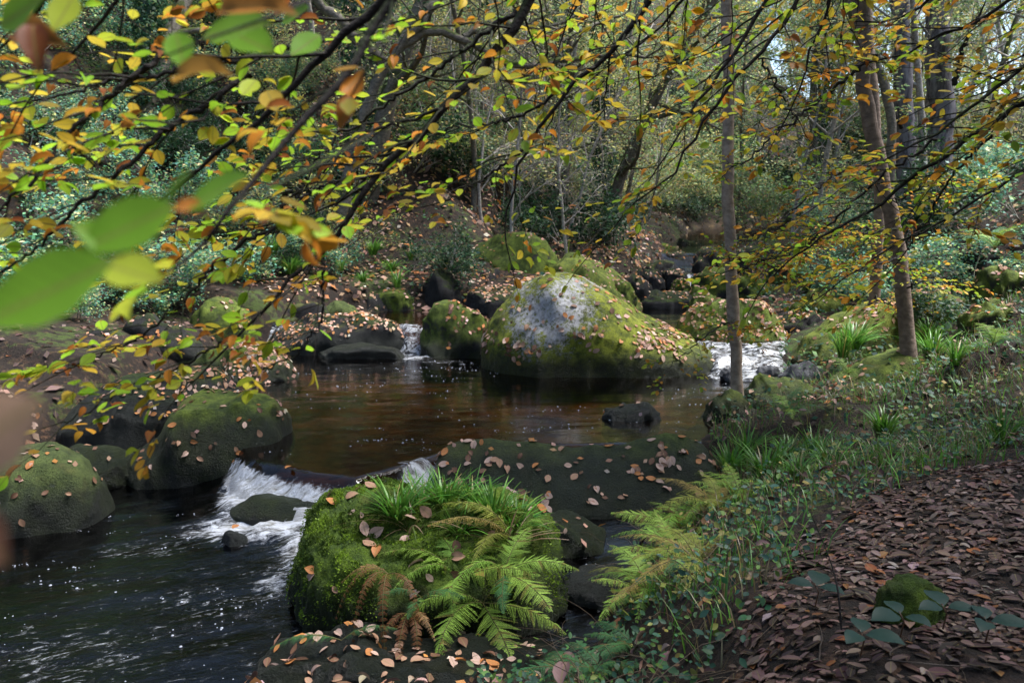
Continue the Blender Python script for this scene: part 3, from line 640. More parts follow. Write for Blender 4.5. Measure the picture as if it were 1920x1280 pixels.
# ------------------------------------------------------------------ fallen leaves on the rocks, the path and the slopes
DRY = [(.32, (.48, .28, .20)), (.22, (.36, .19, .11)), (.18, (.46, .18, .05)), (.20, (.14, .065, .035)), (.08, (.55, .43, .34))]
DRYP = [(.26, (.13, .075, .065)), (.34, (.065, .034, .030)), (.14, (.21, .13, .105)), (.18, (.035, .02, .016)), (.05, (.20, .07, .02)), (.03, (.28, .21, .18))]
rng = np.random.default_rng(77)
ONROCK = [  # rock, number, steepest upward share, size, words for the label, weight
    (BIG, 460, .08, .125, 'flank of the largest boulder', lambda P, n: (np.exp(-((P[:, 2] - .45 - .06 * P[:, 0]) / .17) ** 2) * (.15 + 1.4 * (fbm(P * 3, 5) > .03)) + .07) * (n[:, 1] < .45) * np.where(P[:, 0] > 2.75, .35, 1)),
    (SLAB, 260, .0, .105, 'long low slab at the pool outlet', lambda P, n: .35 + (fbm(P * 3, 6) > .08)),
    (FRONT, 75, .15, .12, 'thick cushion moss of the nearest boulder', lambda P, n: .3 + (fbm(P * 3, 7) > .1)),
    (SHELF, 120, .1, .095, 'dark rock shelf nearest the camera', lambda P, n: np.ones(len(P))),
    (RK_A, 130, .25, .095, 'crest of the rounded boulder beside the white chute', lambda P, n: .3 + (fbm(P * 3, 8) > .05)),
    (RK_B, 230, .4, .095, 'flat top of the broad dark boulder', lambda P, n: .4 + (P[:, 0] > -4.3)),
    (RK_C, 64, .2, .10, 'smooth boulder at the left picture edge', lambda P, n: np.ones(len(P))),
    (RK_D, 420, .35, .095, 'leafy left shore slab', lambda P, n: .2 + (P[:, 0] > -4.4)),
    (RK_E, 480, .35, .1, 'wide rock left of the small waterfall', lambda P, n: np.ones(len(P))),
    (RK_F, 220, .2, .1, 'wedge boulder', lambda P, n: .05 + (P[:, 0] > -1.15)),
    (RK_G, 380, .5, .1, 'flat rock behind', lambda P, n: np.ones(len(P))),
    (RK_H, 120, .5, .1, 'cliff', lambda P, n: np.ones(len(P))),
    (RK_I, 260, .2, .1, 'hump', lambda P, n: .15 + (P[:, 0] > 1.6)),
    (RK_J, 560, .3, .1, 'dome behind the slim tree', lambda P, n: np.ones(len(P))),
    (RK_K, 240, .15, .1, 'sloping boulder', lambda P, n: .3 + (fbm(P * 2, 9) > .05)),
    (RK_K2, 40, .4, .1, 'rock', lambda P, n: np.ones(len(P))), (RK_L, 30, .4, .1, 'ridge', lambda P, n: np.ones(len(P))),
    (RK_M, 26, .3, .1, 'shaggy moss boulder right of the slim tree', lambda P, n: np.ones(len(P))), (RK_M2, 14, .3, .1, 'bright mound', lambda P, n: np.ones(len(P))),
    (RK_N, 4, .3, .08, 'stone', lambda P, n: np.ones(len(P))), (RK_O, 8, .4, .1, 'block', lambda P, n: np.ones(len(P))), (RK_C2, 10, .4, .09, 'small', lambda P, n: np.ones(len(P)))]
for (_, _, _, _, _, mt, lab) in UPS: ONROCK.append((lab, 60, .35, .1, 'rock', lambda P, n: np.ones(len(P))))
def scatter_rock(rock, n, mn, wfun):
    r = ROCKS[rock]; F = r['F']; P = r['P']; ctr = P[F].mean(1)
    w = r['a'] * (r['n'][:, 2] > mn) * (ctr[:, 2] > r['cen'][2] + .08) * np.clip(.3 + r['n'][:, 2], .1, 1.3) * wfun(ctr, r['n'])
    k = rng.choice(len(F), n, p=w / w.sum()); a = rng.random((n, 1)); b = rng.random((n, 1))
    q = P[F[k]]; pos = (q[:, 0] * (1 - a) + q[:, 1] * a) * (1 - b) + (q[:, 3] * (1 - a) + q[:, 2] * a) * b
    return pos, r['n'][k]
lead = []; rest = MB()
for rock, n, mn, size, words_, wf in ONROCK:
    pos, nn = scatter_rock(rock, n, mn, wf)
    sz = size * rng.uniform(.5, 1.15, n)
    nr = nn + rng.normal(0, .22, (n, 3)); nr /= np.linalg.norm(nr, axis=1)[:, None]
    ax = np.cross(nr, rand_dir(rng, n)); Rm = frames(ax, nr)
    col = pick(rng, DRY, n, .18); pos = pos + nn * .012 - ax / (np.linalg.norm(ax, axis=1)[:, None] + 1e-9) * (sz[:, None] * .5)
    px, py, dep = project(pos); vis = (px > 5) & (px < 1915) & (py > 5) & (py < 1275)
    facing = np.sum(nn * (np.array([0, 0, CAM_Z]) - pos), 1) / np.linalg.norm(pos - np.array([0, 0, CAM_Z]), axis=1)
    score = np.where(vis & (facing > .12), F_PX * sz / dep * np.clip(facing, .2, 1) ** .5, 0)
    for i in range(n): lead.append((score[i], pos[i], Rm[i], sz[i], col[i], words_))
lead.sort(key=lambda t: -t[0])
CLS = [((.50, .33, .25), 'pinkish'), ((.36, .20, .12), 'tan'), ((.44, .17, .05), 'orange'), ((.15, .07, .04), 'dark brown')]
LEAFMESH = {}
for ci, (cc, nm) in enumerate(CLS):
    for ti, tp in enumerate((leaf_template(.6, .05, .1), leaf_template(.55, .12, .3), leaf_template(.62, .02, -.12))):
        b = MB(); b.add(tp[0], tp[1], cc, np.c_[tp[2][:, :2], np.full(len(tp[2]), .15 + .3 * ti)]); LEAFMESH[ci, ti] = b.mesh('fallen_leaf', M_DRY)
for i, (s_, pos, Rm, sz, col, words_) in enumerate(lead):
    if i < 296 and s_ > 0:
        ci = int(np.argmin([np.sum((np.log(col + .02) - np.log(np.array(c[0]) + .02)) ** 2) for c in CLS]))
        o = link('fallen_leaf', LEAFMESH[ci, i % 3]); M4 = Matrix(Rm.tolist()).to_4x4() @ Matrix.Scale(float(sz), 4); M4.translation = Vector(pos); o.matrix_world = M4
        tag(o, '%s dry leaf lying on the %s' % (CLS[ci][1], words_), 'leaf', '%s leaves on the %s' % (CLS[ci][1], words_))
    else:
        put_leaves(rest, QL if s_ < 14 else LEAF_CURL, pos[None], Rm[None], np.array([sz]), col[None])
def scatter_land(x0, x1, y0, y1, n, keep):
    x = rng.uniform(x0, x1, n); y = rng.uniform(y0, y1, n); k = rng.random(n) < keep(x, y); x, y = x[k], y[k]
    ins = inside(x, y); x, y = x[~ins], y[~ins]
    P = np.stack([x, y, land(x, y)], 1); px, py, dep = project(P + [0, 0, .15]); v = (px > -150) & (px < 2070) & (py < 1400) & (py > -150)
    return P[v], normal_land(x[v], y[v])
def lay(mb, P, N, tpl, size, pal, tilt=.3, lift=.01, jit=.2):
    n = len(P); nr = N + rng.normal(0, tilt, (n, 3)); nr /= np.linalg.norm(nr, axis=1)[:, None]
    ax = np.cross(nr, rand_dir(rng, n))
    put_leaves(mb, tpl, P + N * (lift * rng.uniform(.3, 2, (n, 1))), frames(ax, nr), size * np.exp(rng.normal(0, .32, n)), pick(rng, pal, n, jit))
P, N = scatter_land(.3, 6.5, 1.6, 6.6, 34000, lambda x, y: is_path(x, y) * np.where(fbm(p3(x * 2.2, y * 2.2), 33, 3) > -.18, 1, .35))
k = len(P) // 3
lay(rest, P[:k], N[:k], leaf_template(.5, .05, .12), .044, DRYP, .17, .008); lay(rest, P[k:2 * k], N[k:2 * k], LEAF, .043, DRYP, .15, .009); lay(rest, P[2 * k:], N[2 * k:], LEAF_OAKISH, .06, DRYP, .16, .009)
P, N = scatter_land(-2, 5, 2.5, 11, 2600, lambda x, y: .5 * (1 - is_path(x, y))); lay(rest, P, N, LEAF_CURL, .085, DRYP + [(.2, (.4, .26, .19))], .4, .05)
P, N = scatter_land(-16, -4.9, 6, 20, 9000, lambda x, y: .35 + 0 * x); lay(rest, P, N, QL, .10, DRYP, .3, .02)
P, N = scatter_land(-6, 6, 16, 30, 9000, lambda x, y: np.where(fbm(p3(x * .6, y * .6), 8, 3) > -.1, .9, .2)); lay(rest, P, N, QL, .12, DRY, .3, .02)
P, N = scatter_land(3.5, 16, 9, 24, 9000, lambda x, y: np.where(fbm(p3(x * .7, y * .7), 9, 3) > 0, .9, .25)); lay(rest, P, N, QL, .11, DRY + DRYP, .35, .03)
P, N = scatter_land(-30, 26, 22, 60, 30000, lambda x, y: .6 + 0 * x); lay(rest, P, N, QL, .16, DRYP + [(.25, (.42, .30, .10)), (.2, (.40, .2, .08))], .4, .04)
tag(rest.build('leaf_litter', M_DRY), 'brown and pinkish fallen autumn leaves carpeting path, banks and rocks', 'leaf litter', kind='stuff')
# leaves afloat or stuck on the water
for (px, py, z, ci, lab) in ((436, 990, -.30, 2, 'orange leaf perched on the fist sized stone in the lower pool'), (415, 1032, -.38, 2, 'single orange leaf afloat just below the fist sized stone'),
                             (250, 902, -.38, 2, 'orange leaf drifting beside the foot of the rounded dark boulder'), (545, 872, .03, 2, 'yellow orange leaf caught on the lip of the pool outlet')):
    q = gp(px, py, z); o = link('fallen_leaf', LEAFMESH[ci, 0]); o.location = q; o.scale = (.10,) * 3; o.rotation_euler = (.05, .1, px * 1.7); tag(o, lab, 'leaf')
# ------------------------------------------------------------------ ferns, grass, brambles and ground cover
rng = np.random.default_rng(101)
def frond_mesh(name, col, arch=.35, width=.24, n=21, seed=0, wob=.04):
    r = np.random.default_rng(seed); mb = MB(); t = np.linspace(0, 1, 26)
    cy_ = np.stack([.05 * np.sin(t * 3 + seed) * t, t - .12 * arch * t ** 3, arch * (1.15 * t - 1.75 * t ** 2)], 1)
    tube(mb, cy_, .0075 * (1 - .8 * t), 4, (.16, .14, .05))
    pos, ax, nr, sz, cl = [], [], [], [], []
    for k in range(n):
        tt = .10 + .89 * (k / (n - 1)) ** .92; c = np.array([np.interp(tt, t, cy_[:, j]) for j in range(3)])
        T = np.array([np.interp(min(tt + .03, 1), t, cy_[:, j]) - np.interp(tt - .03, t, cy_[:, j]) for j in range(3)]); T /= np.linalg.norm(T)
        up = np.array([0, -T[2], T[1]]); L = width * (min(tt / .30, 1) ** .7) * (1 - tt ** 1.6) ** .8 * r.uniform(.8, 1.08) + .012
        for s in (-1, 1):
            d = np.array([s * .93, 0, 0]) + T * r.uniform(.25, .58) - up * r.uniform(-.05, .35); d /= np.linalg.norm(d)
            m = max(int(L / .016), 3); cj = np.array(col) * math.exp(r.normal(0, .16)); cj = cj * .4 + np.array([.22, .12, .04]) * .6 if r.random() < .08 else cj
            for q in range(m):
                f = (q + .5) / m; base = c + d * L * f
                l2 = .021 * (1 - f ** 1.5) ** .7 + .006
                for s2 in (-1, 1):
                    a = T * s2 * .85 + d * .5; pos.append(base - up * .03 * f * f); ax.append(a); nr.append(up + r.normal(0, .12, 3)); sz.append(l2 * r.uniform(.85, 1.15)); cl.append(cj)
    put_leaves(mb, (QL[0] * [1.15, 1, 1], QL[1], QL[2]), np.array(pos), frames(np.array(ax), np.array(nr)), np.array(sz), np.array(cl))
    return mb.mesh(name, M_FERN)
FR_G = [frond_mesh('frond', (.23, .36, .055), .42, .30, 21, 1), frond_mesh('frond', (.2, .35, .05), .62, .27, 21, 2), frond_mesh('frond', (.26, .38, .06), .22, .32, 20, 3)]
FR_B = [frond_mesh('frond', (.045, .13, .045), .5, .24, 22, 4), frond_mesh('frond', (.06, .16, .05), .3, .24, 22, 5)]
FR_D = [frond_mesh('frond', (.17, .07, .025), .9, .10, 18, 6), frond_mesh('frond', (.27, .15, .06), .6, .2, 20, 7)]
FR_Y = [frond_mesh('frond', (.26, .28, .05), .5, .24, 22, 8), frond_mesh('frond', (.30, .22, .06), .4, .2, 20, 9)]
def fern(loc, label, fronds, group=None, name='fern'):
    """fronds: (mesh, azimuth in degrees from +X, pitch, length)"""
    e = empty(name, loc); tag(e, label, 'fern', group)
    for me, az, pit, L in fronds:
        o = link('frond', me, e); M4 = Matrix.Rotation(R(az - 90), 4, 'Z') @ Matrix.Rotation(R(pit), 4, 'X') @ Matrix.Rotation(rng.uniform(-.25, .25), 4, 'Y')
        o.matrix_basis = M4 @ Matrix.Scale(L, 4)
    return e
def ring(meshes, n, L, pit=(15, 45), az0=0, spread=360):
    return [(meshes[k % len(meshes)], az0 + spread * (k + rng.uniform(-.3, .3)) / n, rng.uniform(*pit), L * rng.uniform(.75, 1.15)) for k in range(n)]
# on the front face of the nearest boulder: (pixel, distance)
fern(at(905, 1130, 5.0), 'pale green fern with broad hanging fronds on the face of the nearest boulder', [(FR_G[2], 290, -12, 0.59), (FR_G[2], 345, -6, 0.59), (FR_G[0], 240, 5, 0.63), (FR_G[0], 200, 15, 0.56), (FR_G[1], 20, 20, 0.49)], 'ferns on the nearest boulder')
fern(at(860, 1085, 5.12), 'feathery green fern in the middle of the nearest boulder', [(FR_G[0], 170, 30, 0.59), (FR_G[1], 205, 25, 0.50), (FR_G[0], 40, 30, 0.59), (FR_G[2], 330, 22, 0.63), (FR_G[1], 120, 45, 0.49), (FR_G[0], 265, 8, 0.42)], 'ferns on the nearest boulder')
fern(at(960, 1010, 5.35), 'yellowing fern arching from the grass on the nearest boulder', [(FR_Y[0], 160, 35, 0.63), (FR_Y[1], 195, 30, 0.63), (FR_G[1], 20, 25, 0.42), (FR_Y[0], 230, 15, 0.49)], 'ferns on the nearest boulder')
fern(at(728, 1075, 4.86), 'dead rust brown fern hanging down the nearest boulder', [(FR_D[0], 275, -15, .5), (FR_D[0], 245, -8, .45), (FR_D[1], 190, 15, .3), (FR_D[0], 320, -20, .45), (FR_D[0], 215, 0, .4)], 'dead ferns on the nearest boulder')
fern(at(768, 1150, 4.8), 'rusty shrivelled fern at the foot of the nearest boulder', [(FR_D[0], 265, -25, .45), (FR_D[0], 290, -20, .45), (FR_D[0], 235, -10, .36), (FR_D[1], 310, 10, .3)], 'dead ferns on the nearest boulder')
fern(at(945, 1075, 4.98), 'broad fern at the channel side of the nearest boulder', [(FR_G[2], 300, 5, .55), (FR_G[0], 350, 20, .5), (FR_G[1], 220, 25, .5), (FR_G[0], 60, 40, .45), (FR_B[1], 270, 0, .4)], 'ferns on the nearest boulder')
fern(at(640, 1200, 4.55), 'bright green fern sprig over the rock shelf at lower left', [(FR_B[1], 195, 12, 0.42), (FR_B[1], 10, 20, 0.35)])
fern(at(790, 1120, 4.9), 'small blue green fern sprig between the two dead ferns', [(FR_B[0], 200, 25, 0.31), (FR_B[1], 330, 25, 0.35), (FR_B[1], 260, 10, 0.28)])
# right bank
def bank(px, py, y): q = at(px, py, y); q[2] = max(q[2] - .08, land([q[0]], [q[1]])[0]) if False else q[2]; return q
BANKF = [(1265, 985, 5.3, FR_G, FR_Y, 'large fern arching over the side channel from the right bank'), (1215, 1090, 4.7, FR_G, FR_Y, 'light green fern leaning over the wet grey stone'),
         (1280, 920, 6.0, FR_G, FR_D, 'fern with one withered tan frond above the long low slab'), (1345, 900, 6.1, FR_Y, FR_G, 'golden edged fern among the bank undergrowth'),
         (1390, 850, 6.6, FR_G, FR_Y, 'upper fern on the bank below the slim tree'), (1310, 1050, 4.6, FR_Y, FR_B, 'mixed yellow and green fern half way down the bank')]
for px, py, y, f1, f2, lab in BANKF:
    q = at(px, py, y); q[2] = land([q[0]], [q[1]])[0] + .05
    fern(q, lab, ring(f1, 6, .5, (10, 40), 120, 190) + ring(f2, 2, .4, (15, 40), 150, 150) + ring(f1, 3, .36, (25, 50), 0, 140), 'ferns along the right bank')
for px, py, y, lab in ((1130, 1262, 3.9, 'fresh green fern at the bottom edge beside the side channel'), (1190, 1215, 4.15, 'bright fern drooping over the trickle at the bottom'), (1085, 1275, 3.85, 'lowest bright fern, cut by the bottom picture edge')):
    q = at(px, py, y); fern(q, lab, ring(FR_B, 4, .38, (5, 30), 120, 160) + ring(FR_B, 3, .3, (10, 35), -20, 100), 'bright ferns at the bottom')
for px, py, y, L, lab in ((1860, 665, 8.2, .45, 'blue green fern glowing alone in the bramble on the right'), (1590, 720, 8.6, .42, 'drooping pale fern on the long moss ridge'), (1865, 480, 13.0, .8, 'fern beside the dark block high on the right bank'), (1480, 790, 8.4, .4, 'fern by the dark shaggy moss boulder')):
    q = at(px, py, y); q[2] = max(q[2], land([q[0]], [q[1]])[0]) + .1; fern(q, lab, ring(FR_B + FR_G[:1], 7, L, (15, 45)))
# grass clumps
def clump_mesh(n, L, w, pal, spread, seed, lean=.6):
    r = np.random.default_rng(seed); mb = MB()
    for k in range(n):
        az = r.uniform(0, 2 * np.pi); l = L * r.uniform(.55, 1.15); le = lean * r.uniform(.3, 1.3); t = np.linspace(0, 1, 7)
        d = np.array([math.cos(az), math.sin(az), 0]); s = np.array([-d[1], d[0], 0]); b = d * spread * r.random() ** .5 + s * r.normal(0, spread * .3)
        c = b + d * (l * le * t ** 1.7)[:, None] + np.array([0, 0, 1.0]) * (l * (t - .42 * le * t ** 2.4))[:, None]
        ww = w * r.uniform(.7, 1.2) * (1 - t ** 2) ** .7 * .5 + .0006
        V = np.stack([c - s * ww[:, None], c + s * ww[:, None] + np.array([0, 0, .002])], 1).reshape(-1, 3)
        mb.add(V, grid_faces(7, 2), pick(r, pal, 1, .2)[0], np.stack([np.tile([-.5, .5], 7), np.repeat(t, 2), np.full(14, r.random())], 1))
    return mb.mesh('grass_clump', M_BLADE)
GPAL = [(.6, (.07, .19, .02)), (.3, (.12, .27, .03)), (.1, (.24, .2, .06))]
GDRY = [(.5, (.28, .19, .10)), (.3, (.20, .12, .06)), (.2, (.10, .14, .03))]
CL = [clump_mesh(110, .40, .02, GPAL, .07, 1, .75), clump_mesh(90, .34, .018, GPAL, .06, 2, .9), clump_mesh(60, .42, .012, GPAL, .05, 3, .6)]
CLD = [clump_mesh(26, .34, .012, GDRY, .05, 4, 1.2)]
def clump(me, loc, s, label, group=None):
    o = link('grass_clump', me); o.location = loc; o.scale = (s,) * 3; o.rotation_euler = (0, 0, rng.uniform(0, 6.28)); return tag(o, label, 'grass', group)
FG = 'woodrush clumps crowning the nearest boulder'
for (px, py, y, k, s, lab) in ((745, 985, 5.55, 0, 1.0, 'leftmost arching woodrush clump on the nearest boulder'), (790, 960, 5.8, 1, 1.0, 'woodrush clump in front of the white chute'), (835, 965, 5.7, 0, .95, 'dense middle woodrush clump on the nearest boulder'),
                                 (885, 960, 5.8, 2, .85, 'upright woodrush clump against the long low slab'), (925, 985, 5.6, 0, .9, 'woodrush clump hanging over the channel side of the nearest boulder'), (965, 1000, 5.55, 1, .9, 'rightmost drooping woodrush clump on the nearest boulder'), (860, 1010, 5.42, 1, .8, 'short front woodrush clump above the fern')):
    clump(CL[k], at(px, py, y), s, lab, FG)
clump(CLD[0], at(775, 1005, 5.45), 1.0, 'withered straw coloured grass bent down over the nearest boulder'); clump(CLD[0], at(950, 1040, 5.3), .9, 'dry brown grass skirt under the rightmost woodrush')
clump(CL[1], at(1600, 655, 11.4), 1.5, 'green grass tuft at the foot of the rear twin tree'); clump(CL[2], at(1580, 670, 11.2), 1.4, 'grass tuft on the sloping mossy boulder')
GRP = 'grass clumps along the right bank'
for k, (px, py, y) in enumerate(((1440, 830, 7.3), (1480, 800, 7.8), (1530, 810, 7.6), (1660, 770, 8.0), (1500, 850, 6.6), (1400, 810, 8.2), (1750, 660, 10.4), (1740, 620, 11.5), (1790, 700, 9.0), (1370, 830, 8.0), (1560, 830, 6.9), (1880, 800, 6.3), (1650, 800, 7.1))):
    q = at(px, py, y); q[2] = land([q[0]], [q[1]])[0]; clump(CL[k % 3], q, rng.uniform(.8, 1.25), 'long bladed green grass clump growing on the right bank above the pool', GRP)
for k, (px, py, y) in enumerate(((545, 505, 17.5), (600, 480, 18), (640, 500, 17.6), (700, 470, 18.5), (735, 500, 17.6), (770, 480, 18), (510, 470, 17.5), (680, 520, 17.0), (745, 530, 17.0))):
    q = at(px, py, y); clump(CL[k % 3], q + [0, 0, -.1], rng.uniform(.8, 1.3), 'grass clump overhanging the shaded left bank', 'grass clumps on the left bank')
# moss shoots on the near boulder
r_ = ROCKS[FRONT]; F_, P_ = r_['F'], r_['P']; ctr = P_[F_].mean(1)
w = r_['a'] * (ctr[:, 2] > -.33) * (r_['n'][:, 1] < .6) * (.15 + np.clip(r_['n'][:, 2], 0, 1)) * (.1 + 1.6 * (fbm(ctr * 5, 4, 3) > -.05)) * np.where(ctr[:, 0] < -.75, 1.6, .7); k = rng.choice(len(F_), 26000, p=w / w.sum()); q = P_[F_[k]]
a, b = rng.random((2, len(k), 1)); pos = (q[:, 0] * (1 - a) + q[:, 1] * a) * (1 - b) + (q[:, 3] * (1 - a) + q[:, 2] * a) * b; n_ = r_['n'][k]
hue = sstep(-.25, .3, fbm(pos * 7, 9, 3))[:, None]; ax = n_ * .8 + rng.normal(0, .55, pos.shape); lift = np.clip(fbm(pos * 16, 6, 3), 0, 1)[:, None] * .05
mb = MB(); put_leaves(mb, (QL[0] * [.9, 1, 1], QL[1], QL[2]), pos + n_ * lift, frames(ax, rng.normal(0, 1, pos.shape)), rng.uniform(.010, .022, len(k)), ((1 - hue) * np.array([.06, .10, .012]) + hue * np.array([.19, .29, .025])) * np.exp(rng.normal(0, .2, (len(k), 1)))); mb.build('moss', M_FERN, r_['obj'])
# brambles with three broad leaflets
def bramble(px, py, z, s, label, col=(.02, .055, .04), group=None):
    q = gp(px, py, z); e = empty('bramble_sprig', q); tag(e, label, 'bramble', group)
    mb = MB(); tube(mb, [(0, 0, -.06), (.01, .0, 0), (.0, .02, .03)], .003, 5, (.12, .06, .03)); mb.build('stem', M_BLADE, e)
    for k, a in enumerate((0, 105, -105)):
        aa = R(a + px * 3.1); d = np.array([[math.cos(aa), math.sin(aa), .1]]); b = MB()
        put_leaves(b, leaf_template(.7, .05, .2), np.array([[0, 0, .03]]) + d * .01, frames(d, np.array([[.1, -.15, 1.0]])), np.array([s * (1.15 if k == 0 else .9)]), np.array([col])); b.build('leaf', M_GREEN, e)
for px, py, lab in ((1690, 1165, 'dark bramble sprig just below the little mossy stone'), (1770, 1150, 'dark bramble sprig with raised leaflets right of the little mossy stone'), (1615, 1200, 'dark bramble sprig left of the little mossy stone'), (1530, 1110, 'dark bramble sprig at the path edge beside the bare stem'), (1850, 1175, 'dark bramble sprig nearest the right picture edge')):
    bramble(px, py, .97, .11, lab)
mb = MB(); q0 = gp(1578, 1180, .9); q1 = at(1520, 960, q0[1] + .35); tube(mb, smooth_line([q0, q0 + [.0, .05, .14], (q0 + q1) / 2 + [.02, 0, .03], q1], 12), [.004] * 6 + [.0025] * 6, 5, (.03, .02, .015))
tag(mb.build('dry_twig', M_BOUGH), 'thin dark leafless sapling standing at the edge of the leafy path', 'twig')  # a dry upright twig at the path edge
# ground cover on the right bank
gc = MB(); GCP = [(.4, (.03, .085, .05)), (.25, (.045, .12, .04)), (.2, (.09, .18, .03)), (.08, (.25, .24, .05)), (.07, (.18, .10, .04))]
def cover(x0, x1, y0, y1, n, keep, hmax, size, pal, tpl=QL):
    P, N = scatter_land(x0, x1, y0, y1, n, keep); h = hmax * rng.random(len(P)) ** 1.6 * (.35 + .65 * (fbm(P * [1.2, 1.2, 0], 15, 3) > 0)); P = P + np.c_[0 * h, 0 * h, h]
    k = len(P); nr = np.array([0, -.25, 1.0]) + rng.normal(0, .45, (k, 3)); ax = np.cross(nr, rand_dir(rng, k))
    put_leaves(gc, tpl, P, frames(ax, nr), size * rng.uniform(.6, 1.4, k), pick(rng, pal, k, .25))
off = lambda x, y: (1 - is_path(x, y))
cover(-.2, 3.2, 1.8, 5.2, 3600, lambda x, y: off(x, y) * np.where(fbm(p3(x * 2.0, y * 2.0), 14, 3) > -.2, .9, .35), .2, .034, GCP, LEAF)
cover(.6, 5, 3.0, 7.5, 7000, lambda x, y: off(x, y) * np.where(fbm(p3(x * 1.5, y * 1.5), 4, 3) > -.12, .9, .3), .28, .04, GCP, LEAF)
cover(1.5, 9, 6.5, 13, 15000, lambda x, y: off(x, y) * np.where(fbm(p3(x * 1.1, y * 1.1), 5, 3) > -.08, .9, .2), .3, .06, GCP)
cover(3.5, 18, 11, 28, 16000, lambda x, y: np.where(fbm(p3(x * .7, y * .7), 6, 3) > -.1, .9, .15), .45, .09, GCP)
cover(-16, -5.2, 8, 22, 14000, lambda x, y: np.where(fbm(p3(x * .6, y * .6), 7, 3) > .0, .9, .1) * sstep(2, 3.4, seg_dist(x, y, LB)), .5, .09, GCP)
cover(-8, 8, 17, 40, 16000, lambda x, y: np.where(fbm(p3(x * .5, y * .5), 12, 3) > .05, .9, .1), .5, .11, GCP)
tag(gc.build('ground_cover', M_GREEN), 'low leafy ivy and bramble cover on both banks', 'ground cover', kind='stuff')
gr = MB(); P, N = scatter_land(.8, 8, 2.4, 12.5, 26000, lambda x, y: off(x, y) * np.where(fbm(p3(x * 1.3, y * 1.3), 21, 3) > -.05, .8, .25))
n = len(P); az = rng.uniform(0, 6.283, n); L = rng.uniform(.08, .30, n); w = .004; t = np.array([0, .4, .75, 1.0]); d = np.stack([np.cos(az), np.sin(az), 0 * az], 1); s = np.stack([-d[:, 1], d[:, 0], 0 * az], 1)
le = rng.uniform(.2, .9, n); V = []
for tt, ww in zip(t, (1, .85, .5, .08)):
    c = P + d * (L * le * tt ** 1.7)[:, None] + np.array([0, 0, 1.0]) * (L * (tt - .4 * le * tt ** 2.2))[:, None]; V += [c - s * w * ww, c + s * w * ww]
V = np.stack(V, 1).reshape(-1, 3); F = (np.arange(n) * 8)[:, None, None] + np.array([[0, 1, 3, 2], [2, 3, 5, 4], [4, 5, 7, 6]])[None]
gr.add(V, F.reshape(-1, 4), np.repeat(pick(rng, GPAL + [(.5, (.16, .12, .06))], n, .25), 8, 0)); tag(gr.build('grass', M_BLADE), 'thin grass and dry stalks on the right bank', 'grass', kind='stuff')

# tangle of dry stalks on the bank
dt = MB(); P, N = scatter_land(.2, 6, 2.2, 9.5, 1500, lambda x, y: off(x, y) * .7); r_ = np.random.default_rng(8)
for q in P[:900]:
    a = r_.uniform(0, 6.28); L = r_.uniform(.15, .6); d = np.array([math.cos(a), math.sin(a), 0]); h = r_.uniform(.05, .25); t = np.linspace(0, 1, 8)
    c = q + d * (L * t)[:, None] + np.array([0, 0, 1.0]) * (h * np.sin(t * r_.uniform(1.5, 3.0)))[:, None] + np.cumsum(r_.normal(0, .01, (8, 3)), 0)
    tube(dt, c, .0022 * (1 - .6 * t), 3, np.array([.26, .18, .11]) * r_.uniform(.3, 1.2))
xs_ = r_.uniform(1.0, 5.5, 130); ys_ = r_.uniform(2.2, 5.8, 130); keep = is_path(xs_, ys_) > .5
for xx, yy in zip(xs_[keep], ys_[keep]):
    a = r_.uniform(0, 6.28); L = r_.uniform(.06, .35); t = np.linspace(0, 1, 6); c = np.array([xx, yy, 0]) + np.array([math.cos(a), math.sin(a), 0]) * (L * t)[:, None] + np.cumsum(r_.normal(0, .006, (6, 3)), 0); c[:, 2] = land(c[:, 0], c[:, 1]) + .02
    tube(dt, c, .0035 * (1 - .5 * t) * r_.uniform(.5, 1.3), 4, np.array([.10, .07, .05]) * r_.uniform(.4, 1.3))
tag(dt.build('undergrowth', M_BLADE), 'tangle of thin dry bent stalks on the bank between path and stream', 'undergrowth', kind='stuff')
# ------------------------------------------------------------------ trees and shrubs
rng = np.random.default_rng(303)
def grow(mb, r, p, d, L, rad, level, tips, up=.1, wob=.25, kids=(5, 5, 4), fr=(.55, .5, .5), sides=(8, 5, 4, 3), ang=(50, 50, 45), start=.3):
    n = 9 if level == 0 else 6; pts = [np.array(p, float)]; d = np.array(d, float) / np.linalg.norm(d)
    for k in range(n - 1):
        d = d + r.normal(0, wob / n ** .5, 3) + np.array([0, 0, up / n]); d /= np.linalg.norm(d); pts.append(pts[-1] + d * L / (n - 1))
    pts = np.array(pts); rr = rad * np.linspace(1, .35 if level == 0 else .25, n)
    tube(mb, pts, rr, sides[min(level, len(sides) - 1)])
    if level >= len(kids): tips.append(pts); return
    m = kids[level]
    for k in range(m):
        f = start + (1 - start) * (k + r.random()) / m if level == 0 else .2 + .8 * (k + r.random()) / m
        i = min(int(f * (n - 1)), n - 2); q = pts[i] + (pts[i + 1] - pts[i]) * (f * (n - 1) - i); T = pts[i + 1] - pts[i]; T /= np.linalg.norm(T)
        a = R(ang[min(level, len(ang) - 1)]) * r.uniform(.7, 1.25); v = np.cross(T, r.normal(size=3)); v /= np.linalg.norm(v)
        grow(mb, r, q, T * math.cos(a) + v * math.sin(a), L * fr[min(level, len(fr) - 1)] * r.uniform(.6, 1.15) * (1 - .35 * f), rr[i] * .55, level + 1, tips, up * .6, wob * 1.3, kids, fr, sides, ang, start)
    tips.append(pts[n // 2:])
